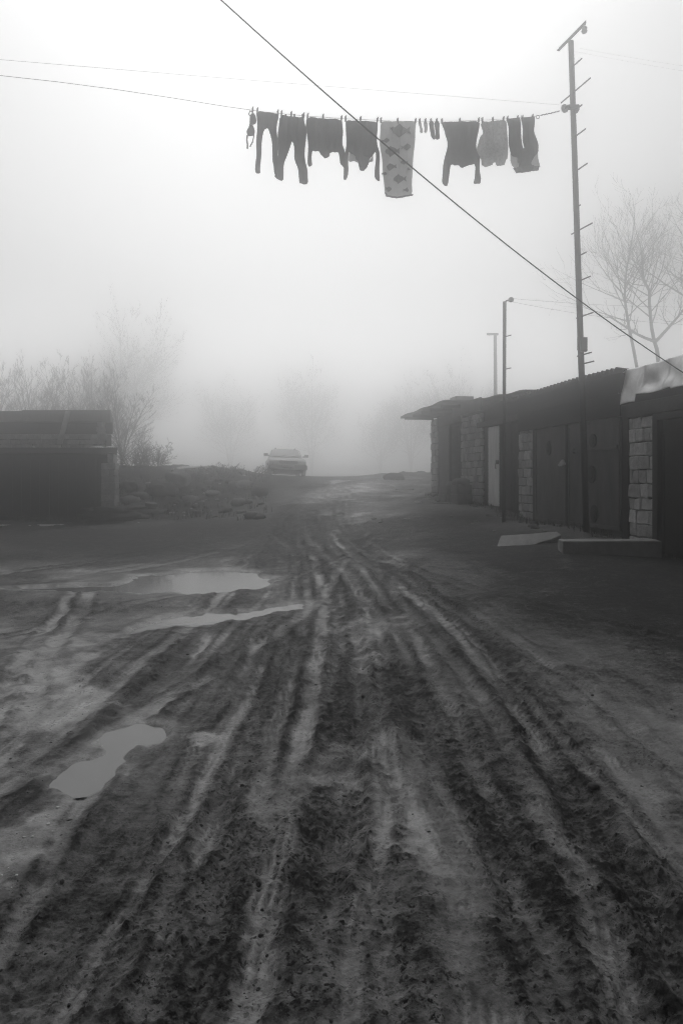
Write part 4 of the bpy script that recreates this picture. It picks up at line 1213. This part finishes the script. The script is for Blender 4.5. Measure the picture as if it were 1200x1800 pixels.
pp = gp(252, 815); g = G(); g.tube([(pp.x,pp.y,pp.z-.2),(pp.x-.02,pp.y,szz(759,pp.y))], [.05,.04], 8)
tag(g.build('fence_post', M['bark'], None), 'lone thin post standing on the left bank beyond the shed', 'post')
for k, (a, b_, w_) in enumerate([(221,850,10),(226,860,7),(262,851,14),(307,890,5),(344,889,10),(350,886,9),(356,884,9),(362,881,8),(336,897,5),(323,909,5),(323,904,5),(371,901,4),(382,880,8),(415,890,9),(364,835,5),(428,838,9),(386,853,5),(358,869,5),(396,880,4),(243,922,6),(276,903,8),(300,904,6),(240,875,12),(330,886,8),(305,904,5)]):
    scrap('litter', a, b_, w_, 3, 'litter', 'small pale scrap of litter on the dark left bank', 'litter', 'litter on the left bank', 60+k, .04)
for k, (a, b_, w_) in enumerate([(657,913,11),(668,919,7),(714,913,12),(763,903,6),(792,909,6),(836,918,9),(828,922,5),(881,912,7),(868,935,8)]):
    scrap('litter', a, b_, w_, 2, 'concrete', 'small flat scrap trodden into the mud before the sheds', 'litter', 'scraps in the mud before the sheds', 90+k, .02)

def dry_grass():
    r = random.Random(9); g = G()
    spots = []
    for k in range(240): spots.append((gp(r.uniform(205, 470), r.uniform(832, 915)), 1))
    for k in range(150):
        yd = r.uniform(11.0, 23.2); p = FP(yd, r.uniform(.03, .35), 0); spots.append((Vector((p.x, p.y, hz(p.x, p.y))), .6))
    for k in range(120):
        p = Vector((r.uniform(-12, -7.2), 22.7 + r.uniform(-.1, .15), 0)); p.z = hz(p.x, p.y); spots.append((p, .8))
    for p, sc in spots:
        for j in range(9):
            a = r.uniform(0, 6.28); L_ = r.uniform(.08, .30)*sc; w_ = .006
            q = p + Vector((r.gauss(0,.07), r.gauss(0,.07), -.03)); d_ = Vector((math.cos(a), math.sin(a), 0)); n_ = Vector((-d_.y, d_.x, 0))*w_
            m_ = q + d_*L_*.2 + Vector((0,0,L_*.75)); t_ = q + d_*L_*r.uniform(.4,.9) + Vector((0,0,L_*r.uniform(.7,1.1)))
            g.add([q-n_, q+n_, m_+n_*.7, m_-n_*.7, t_], [(0,1,2,3),(3,2,4)])
    tag(g.build('dry_grass', M['darkgrass']), 'dead grass tufts on the bank and along the foot of the walls', 'grass', None, 'stuff')
dry_grass()

# ------------------------------------------------------------------ near stones and clods
rock('stone', gp(1043, 1386), .030, .026, .018, 'cardark', 'dark stone lying alone at the right of the near track', 'stone', None, 41, .2)
for k, (a, b_, s_) in enumerate([(119,1389,5),(101,1425,5),(80,1439,3),(85,1455,6),(42,1478,5),(57,1479,5),(92,1468,3),(29,1541,5),(3,1540,4),(15,1530,3),(20,1558,3)]):
    c = gp(a, b_); rad = s_/F*c.y*.5
    rock('pebble', c, rad*1.2, rad, rad*.7, 'pebble', 'pale pebble in the near left wheel rut', 'pebble', 'pale pebbles in the near left rut', 100+k, .35, sub=2)
# clods scattered over the churned mud
def clods():
    r = random.Random(77); g = G()
    base = []
    bm = bmesh.new(); bmesh.ops.create_icosphere(bm, subdivisions=1, radius=1)
    bv = [v.co.copy() for v in bm.verts]; bf = [[v.index for v in f.verts] for f in bm.faces]; bm.free()
    pts = []
    for pts_, hw, dep, pale, lump in TRACK_W:
        if lump < .6: continue
        for k in range(110):
            i = r.randrange(len(pts_)-1); t_ = r.random()
            a, b = pts_[i], pts_[i+1]
            x = a[0]+(b[0]-a[0])*t_ + r.gauss(0, hw*.9); y = a[1]+(b[1]-a[1])*t_ + r.gauss(0, hw*.9)
            if 1.5 < y < 10: pts.append((x, y))
    for k in range(700):
        y = 1.6*math.exp(r.random()*1.8); pts.append((r.uniform(-.6,.6)*y, y))
    for x, y in pts:
        s_ = .003 + .008*r.random()**3
        if r.random() < .02: s_ *= 1.8
        z = hz(x, y)
        M3 = Matrix.Rotation(r.uniform(0,6.28), 3, 'Z') @ Matrix.Rotation(r.uniform(0,1.5), 3, 'X')
        q = (s_*r.uniform(.8,1.7), s_*r.uniform(.7,1.2), s_*r.uniform(.5,.9))
        g.add([Vector((x,y,z)) + M3 @ Vector((v.x*q[0]*r.uniform(.75,1.2), v.y*q[1]*r.uniform(.75,1.2), v.z*q[2])) for v in bv], bf)
    return g, pts
gc, cpts = clods()
# sit the clods on the displaced ground
bpy.context.view_layer.update()
from mathutils.bvhtree import BVHTree
gob = bpy.data.objects['ground']
_me = gob.data
_n = len(_me.vertices); _co = np.empty(_n*3); _me.vertices.foreach_get('co', _co); _co = _co.reshape(-1,3)
_sel = [p for p in _me.polygons if 1.2 < _co[p.vertices[0]][1] < 11]
bvh = BVHTree.FromPolygons([tuple(c) for c in _co], [tuple(p.vertices) for p in _sel])
def ground_z(x, y):
    h = bvh.ray_cast(Vector((x, y, 5)), Vector((0,0,-1)))
    return h[0].z if h[0] is not None else hz(x, y)
nb = 12
for i, (x, y) in enumerate(cpts):
    dz = ground_z(x, y) - hz(x, y) - .002
    for k in range(i*nb, (i+1)*nb):
        v = gc.v[k]; gc.v[k] = (v[0], v[1], v[2]+dz)
tag(gc.build('mud_clods', M['clod'], None), 'small dark mud clods strewn over the churned track', 'clods', None, 'stuff')
for o in list(col.objects):
    if o.name.split('.')[0] in ('pebble', 'stone'):
        o.location.z = ground_z(o.location.x, o.location.y) - .002

# ------------------------------------------------------------------ bare trees
def tree(name, label, stems, seed, levels=3, spread=.8, droop=0.0, dens=1.0, lim=1.0, group=None, tip=.0045, up=.35, cat='tree'):
    """stems: list of (points, r0, r1, first fraction that carries limbs)"""
    r = random.Random(seed)
    basep = Vector(stems[0][0][0])
    root = thing(name, label, cat, basep, group)
    gt = G(); gb = G()
    def spline(pts, n):
        pts = [Vector(p) for p in pts]; out = []
        m = len(pts)-1
        for i in range(n+1):
            f = i/n*m; k = min(int(f), m-1); t_ = f-k
            p0 = pts[max(k-1,0)]; p1 = pts[k]; p2 = pts[k+1]; p3 = pts[min(k+2,m)]
            out.append(.5*((2*p1)+(p2-p0)*t_+(2*p0-5*p1+4*p2-p3)*t_*t_+(3*p1-p0-3*p2+p3)*t_**3))
        return out
    def grow(p, d, L, rad, lev):
        n = 5 if lev > 1 else 4
        pts = [p]; d = d.normalized(); q = p
        for i in range(n):
            d = (d + Vector((r.gauss(0,.14), r.gauss(0,.14), r.gauss(0,.08) + up*.35 - droop*.3*(i/n))).xyz).normalized()
            q = q + d*(L/n); pts.append(q)
        rads = [max(rad*(1-i/(n+.6)), tip*.8) for i in range(n+1)]
        gb.tube(pts, rads, 5 if lev == levels else 3)
        if lev <= 1: return
        k = max(2, int((4.2 if lev > 2 else 5.0)*dens*r.uniform(.8,1.2)*(L**.3)))
        for j in range(k):
            f = r.uniform(.25, .97); i = min(int(f*n), n-1); c = pts[i].lerp(pts[i+1], f*n-i)
            dd = (pts[i+1]-pts[i]).normalized()
            pe = dd.orthogonal().normalized(); pe = Matrix.Rotation(r.uniform(0,6.28), 3, dd) @ pe
            nd = dd*math.cos(spread*r.uniform(.6,1.1)) + pe*math.sin(spread*r.uniform(.6,1.1))
            grow(c, nd, L*r.uniform(.38,.62)*(1.15-f*.5), max(rads[i]*.6, tip), lev-1)
    for pts, r0, r1, f0 in stems:
        P = spline(pts, 14); n = len(P)
        rads = [r0+(r1-r0)*(i/(n-1)) for i in range(n)]
        gt.tube(P, rads, 9)
        H = (P[-1]-P[0]).length
        k = int(9*dens*max(H, 2)**.5)
        for j in range(k):
            f = f0+(1-f0)*((j+r.random())/k); i = min(int(f*(n-1)), n-2); c = P[i].lerp(P[i+1], f*(n-1)-i)
            dd = (P[i+1]-P[i]).normalized(); pe = dd.orthogonal().normalized(); pe = Matrix.Rotation(j*2.4+r.uniform(-.5,.5), 3, dd) @ pe
            a_ = r.uniform(.75, 1.15)*(1.25-.6*f)
            nd = dd*math.cos(a_) + pe*math.sin(a_)
            grow(c, nd, lim*(.35*H)*(1.25-.75*f)*r.uniform(.7,1.15), max(rads[i]*.45, tip*1.6), levels)
        # leader
        grow(P[-1], (P[-1]-P[-2]), lim*.22*H, r1, levels)
    gt.build('trunk', M['bark'], root, smooth=True)
    gb.build('branches', M['bark'], root)
    return root
DT = 33.0
def T(x, y, d=DT, dy=0): return px(x, y, d+dy)
def foot(x, d): 
    xx = (x-CX)/F*d; return Vector((xx, d, hz(xx, d)-.1))
tree('bare_tree', 'slender bare tree with two forking stems behind the galvanised roof', [([foot(1150,DT), T(1118,640), T(1106,580), T(1099,535), T(1098,510), T(1100,480), T(1107,440)], .085, .028, .35)], 3, 3, .75, dens=.85, lim=1.25, tip=.006)
tree('bare_tree', 'stouter bare tree at the right edge behind the galvanised roof', [([foot(1172,DT+1.4), T(1158,640,DT+1.4), T(1146,585,DT+1.4), T(1141,530,DT+1.4), T(1140,508,DT+1.4), T(1131,490,DT+1.4), T(1128,450,DT+1.4)], .11, .03, .35),
   ([T(1150,600,DT+1.4), T(1125,590,DT+1.2), T(1100,575,DT+.9), T(1070,555,DT+.5)], .08, .03, .3), ([T(1150,602,DT+1.4), T(1175,575,DT+1.7), T(1200,545,DT+2.2), T(1230,500,DT+2.5)], .09, .03, .3)], 5, 3, .75, dens=.75, lim=1.2, tip=.006)
tree('bare_tree', 'bare tree whose crown enters at the right edge of the frame', [([foot(1290,DT+2.5), T(1270,600,DT+2.5), T(1255,520,DT+2.5), T(1240,440,DT+2.5), T(1245,400,DT+2.5)], .2, .06, .3)], 8, 3, .8, dens=.8, lim=1.2, tip=.006)
# left group beyond the upper shed
LT = [(-20,39,600,41,1.0),(62,40,605,42,1.05),(120,43,605,43,1.0),(165,42,600,44,1.0),(214,36,640,45,1.05)]
labs = ['bare vase shaped tree cut by the left edge of the frame','broad bare tree behind the leaning plank','thin bare tree second from the shed end','tall bare tree behind the right part of the upper shed','bare tree with branches arching out right beyond the upper shed']
for (x, d, top, sd, lm), lb in zip(LT, labs):
    b0 = foot(x, d); H = szz(top, d)-b0.z
    r = random.Random(sd); stems = []
    for k in range(5):
        a_ = k*1.26 + r.uniform(-.4,.4); w_ = r.uniform(.8,1.6)
        dx = math.cos(a_)*w_; dy = math.sin(a_)*w_
        stems.append(([b0, b0+Vector((dx*.15,dy*.15,H*.18)), b0+Vector((dx*.6,dy*.6,H*.42)), b0+Vector((dx*1.1,dy*1.1,H*r.uniform(.6,.75)))], .042, .013, .16))
    tree('bare_tree', lb, stems, sd, 3, .55, dens=1.1, lim=lm*1.1, group='bare trees behind the left sheds', tip=.0065, droop=.3 if x > 200 else 0)
# brush heap on the bank
for k, (x, d, n_) in enumerate([(236,29.5,9),(275,29.5,8),(335,26.5,7),(395,27.5,8),(440,28.5,6)]):
    b0 = foot(x, d); r = random.Random(50+k); stems = []
    for j in range(n_):
        a_ = r.uniform(0,6.28); w_ = r.uniform(.3,.9)
        o_ = Vector((math.cos(a_)*w_*.7, math.sin(a_)*w_*.5, 0))
        stems.append(([b0+o_*.4, b0+o_+Vector((0,0,.4 if k < 2 else .2)), b0+o_*1.6+Vector((0,0,r.uniform(.55,.95)*(1 if k < 2 else .5)))], .02, .008, .1))
    tree('scrub_bush', ['tangled leafless scrub on the bank left of the lone post','low leafless scrub on the bank right of the lone post','low scrub in the middle of the left bank below the pale slab','scrub on the bank halfway between the pale slab and the car','low scrub at the verge just left of the car'][k], stems, 50+k, 3, .8, dens=1.1, lim=1.4, tip=.006, up=.1, cat='bush')
# trees deep in the fog
for k, (x, d, top, lb) in enumerate([(405,96,668,'faint tree lost in the fog left of the car'),(548,100,640,'faint tall tree lost in the fog behind the car'),(668,102,712,'faint low tree lost in the fog right of the car'),(722,92,662,'faint tree lost in the fog left of the overhanging roof'),(212,80,545,'very faint tall tree rising behind the left group'),(806,80,640,'faint tree lost in the fog behind the overhanging roof')]):
    b0 = foot(x, d); H = szz(top, d)-b0.z; r = random.Random(80+k); stems = []
    for j in range(4):
        w_ = H*.16*(j > 0); a_ = r.uniform(0, 6.28); dx = math.cos(a_)*w_; dy = math.sin(a_)*w_
        stems.append(([b0, b0+Vector((dx*.3,dy*.3,H*.3)), b0+Vector((dx*.9,dy*.9,H*.55)), b0+Vector((dx*1.5,dy*1.5,H*(.85 if j == 0 else r.uniform(.6,.8))))], .10, .03, .2))
    tree('foggy_tree', lb, stems, 80+k, 3, .75, dens=.9, lim=1.3, tip=.013, group='trees deep in the fog')

# ------------------------------------------------------------------ car coming over the crest
def car():
    c = gp(506, 839); c.y = 33.0; c.x = (506-CX)/F*33.0; c.z = hz(c.x, c.y)
    root = thing('parked_car', 'old saloon car facing the camera on the crest of the track', 'car', c)
    root.scale = (1.06, 1.06, 1.04); root.rotation_euler = (R(-2.5), R(2.2), R(9))
    # local frame: nose at -Y, 1.68 wide, 4.3 long
    def loft(stations, name, mat, cap=True, smooth=True):
        g = G(); n = len(stations[0][1]); vs = []
        for y, ring in stations: vs += [(a, y, b) for a, b in ring]
        fs = []
        for i in range(len(stations)-1):
            for k in range(n):
                k2 = (k+1) % n; fs.append((i*n+k, i*n+k2, (i+1)*n+k2, (i+1)*n+k))
        if cap: fs.append(tuple(range(n))); fs.append(tuple((len(stations)-1)*n+k for k in range(n))[::-1])
        g.add(vs, fs)
        return g.build(name, mat, root, world=False, bevel=.02, smooth=smooth)
    def ring(hw, z0, z1, sh=.06):
        return [(-hw+.10,z0),(-hw+.03,z0+.08),(-hw,z0+.30),(-hw+.015,z1-sh),(-hw+.09,z1-.01),(-.35,z1+.015),(.35,z1+.015),(hw-.09,z1-.01),(hw-.015,z1-sh),(hw,z0+.30),(hw-.03,z0+.08),(hw-.10,z0)]
    S = [(-.0,.74,.30,.66),(.08,.79,.26,.72),(.35,.82,.24,.80),(.8,.835,.24,.86),(1.25,.84,.22,.91),(2.2,.84,.22,.93),(3.2,.84,.24,.94),(3.9,.82,.28,.93),(4.25,.78,.34,.86)]
    body = loft([(y, ring(hw,z0,z1)) for y, hw, z0, z1 in S], 'body', M['carpaint'])
    # cabin: pillars and roof
    def cab(hwb, hwt, z0, z1): return [(-hwb,z0),(-hwt,z1-.05),(-hwt+.10,z1),(hwt-.10,z1),(hwt,z1-.05),(hwb,z0)]
    C_ = [(1.20,.74,.70,.88,.93),(1.78,.75,.60,.90,1.36),(2.3,.76,.60,.90,1.40),(3.0,.75,.60,.90,1.38),(3.75,.70,.62,.90,.95)]
    loft([(y, cab(a,b_,z0,z1)) for y, a, b_, z0, z1 in C_], 'cabin', M['carpaint'])
    g = G(); g.add([(-.64,1.25,.955),(.64,1.25,.955),(.54,1.745,1.325),(-.54,1.745,1.325),(-.64,1.19,.955),(.64,1.19,.955),(.54,1.69,1.345),(-.54,1.69,1.345)],[(0,1,2,3),(4,5,6,7),(0,1,5,4),(1,2,6,5),(2,3,7,6),(3,0,4,7)])
    ws = g.build('windscreen', M['carglass'], root, world=False)
    g = G()
    for s in (-.35, .2): g.tube([(s,1.17,.95),(s+.34,1.29,1.05)], .008, 5)
    g.build('wipers', M['cardark'], ws, world=False)
    for s in (-1, 1):
        g = G(); g.add([(s*.755,1.55,.95),(s*.765,3.35,.95),(s*.635,3.0,1.31),(s*.635,1.85,1.31),(s*.73,1.55,.95),(s*.74,3.35,.95),(s*.6,3.0,1.31),(s*.6,1.85,1.31)],[(0,1,2,3),(4,5,6,7),(0,1,5,4),(1,2,6,5),(2,3,7,6),(3,0,4,7)])
        g.build('side_window', M['carglass'], root, world=False)
        g = G(); g.box(min(s*.83,s*1.02), max(s*.83,s*1.02), 1.36, 1.46, .97, 1.10); g.box(min(s*.76,s*.84), max(s*.76,s*.84), 1.38, 1.44, .96, 1.02)
        g.build('mirror', M['cardark'], root, world=False, bevel=.02)
        g = G(); g.box(min(s*.42,s*.76), max(s*.42,s*.76), -.035, .05, .53, .67)
        g.build('headlight', M['lamp'], root, world=False, bevel=.02)
        for y in (.78, 3.4):
            g = G(); g.lathe((s*.66, y, .30), [(.20,0),(.30,.01),(.315,.05),(.315,.13),(.30,.17),(.20,.18)], axis=(s,0,0), n=24)
            w = g.build('wheel', M['rubber'], root, world=False, smooth=False)
            g = G(); g.lathe((s*.835, y, .30), [(.19,0),(.20,.012),(.17,.016),(.06,.006),(.05,.02)], axis=(s,0,0), n=20)
            g.build('rim', M['lamp'], w, world=False)
    g = G(); g.box(-.41, .41, -.03, .04, .54, .66)
    for k in range(4): g.box(-.40, .40, -.045, -.03, .555+k*.027, .567+k*.027)
    g.build('grille', M['cardark'], root, world=False)
    g = G(); g.box(-.83, .83, -.13, .20, .27, .50)
    g.build('bumper', M['cardark'], root, world=False, bevel=.05)
    g = G(); g.box(-.26, .26, -.15, -.135, .37, .48)
    g.build('number_plate', M['plate'], root, world=False, bevel=.004)
    g = G()
    for s in (-.45, .45): g.box(s-.03, s+.03, 1.9, 2.9, 1.385, 1.42)
    g.build('roof_rails', M['cardark'], root, world=False)
car()

# ------------------------------------------------------------------ haze
hm = bpy.data.materials.new('haze'); hm.use_nodes = True
t = hm.node_tree
for n in list(t.nodes):
    if n.type == 'BSDF_PRINCIPLED': t.nodes.remove(n)
pv = t.nodes.new('ShaderNodeVolumePrincipled')
pv.inputs['Color'].default_value = (HAZE_COLOR,)*3 + (1,)
pv.inputs['Density'].default_value = HAZE_DENSITY
pv.inputs['Anisotropy'].default_value = HAZE_ANISO
t.links.new(pv.outputs[0], t.nodes['Material Output'].inputs['Volume'])
g = G(); g.box(-112, 112, -45, 112, -2.0, HAZE_TOP)
hzob = g.build('haze', hm, None)
tag(hzob, 'thick pale fog filling the whole place', 'fog', None, 'stuff')
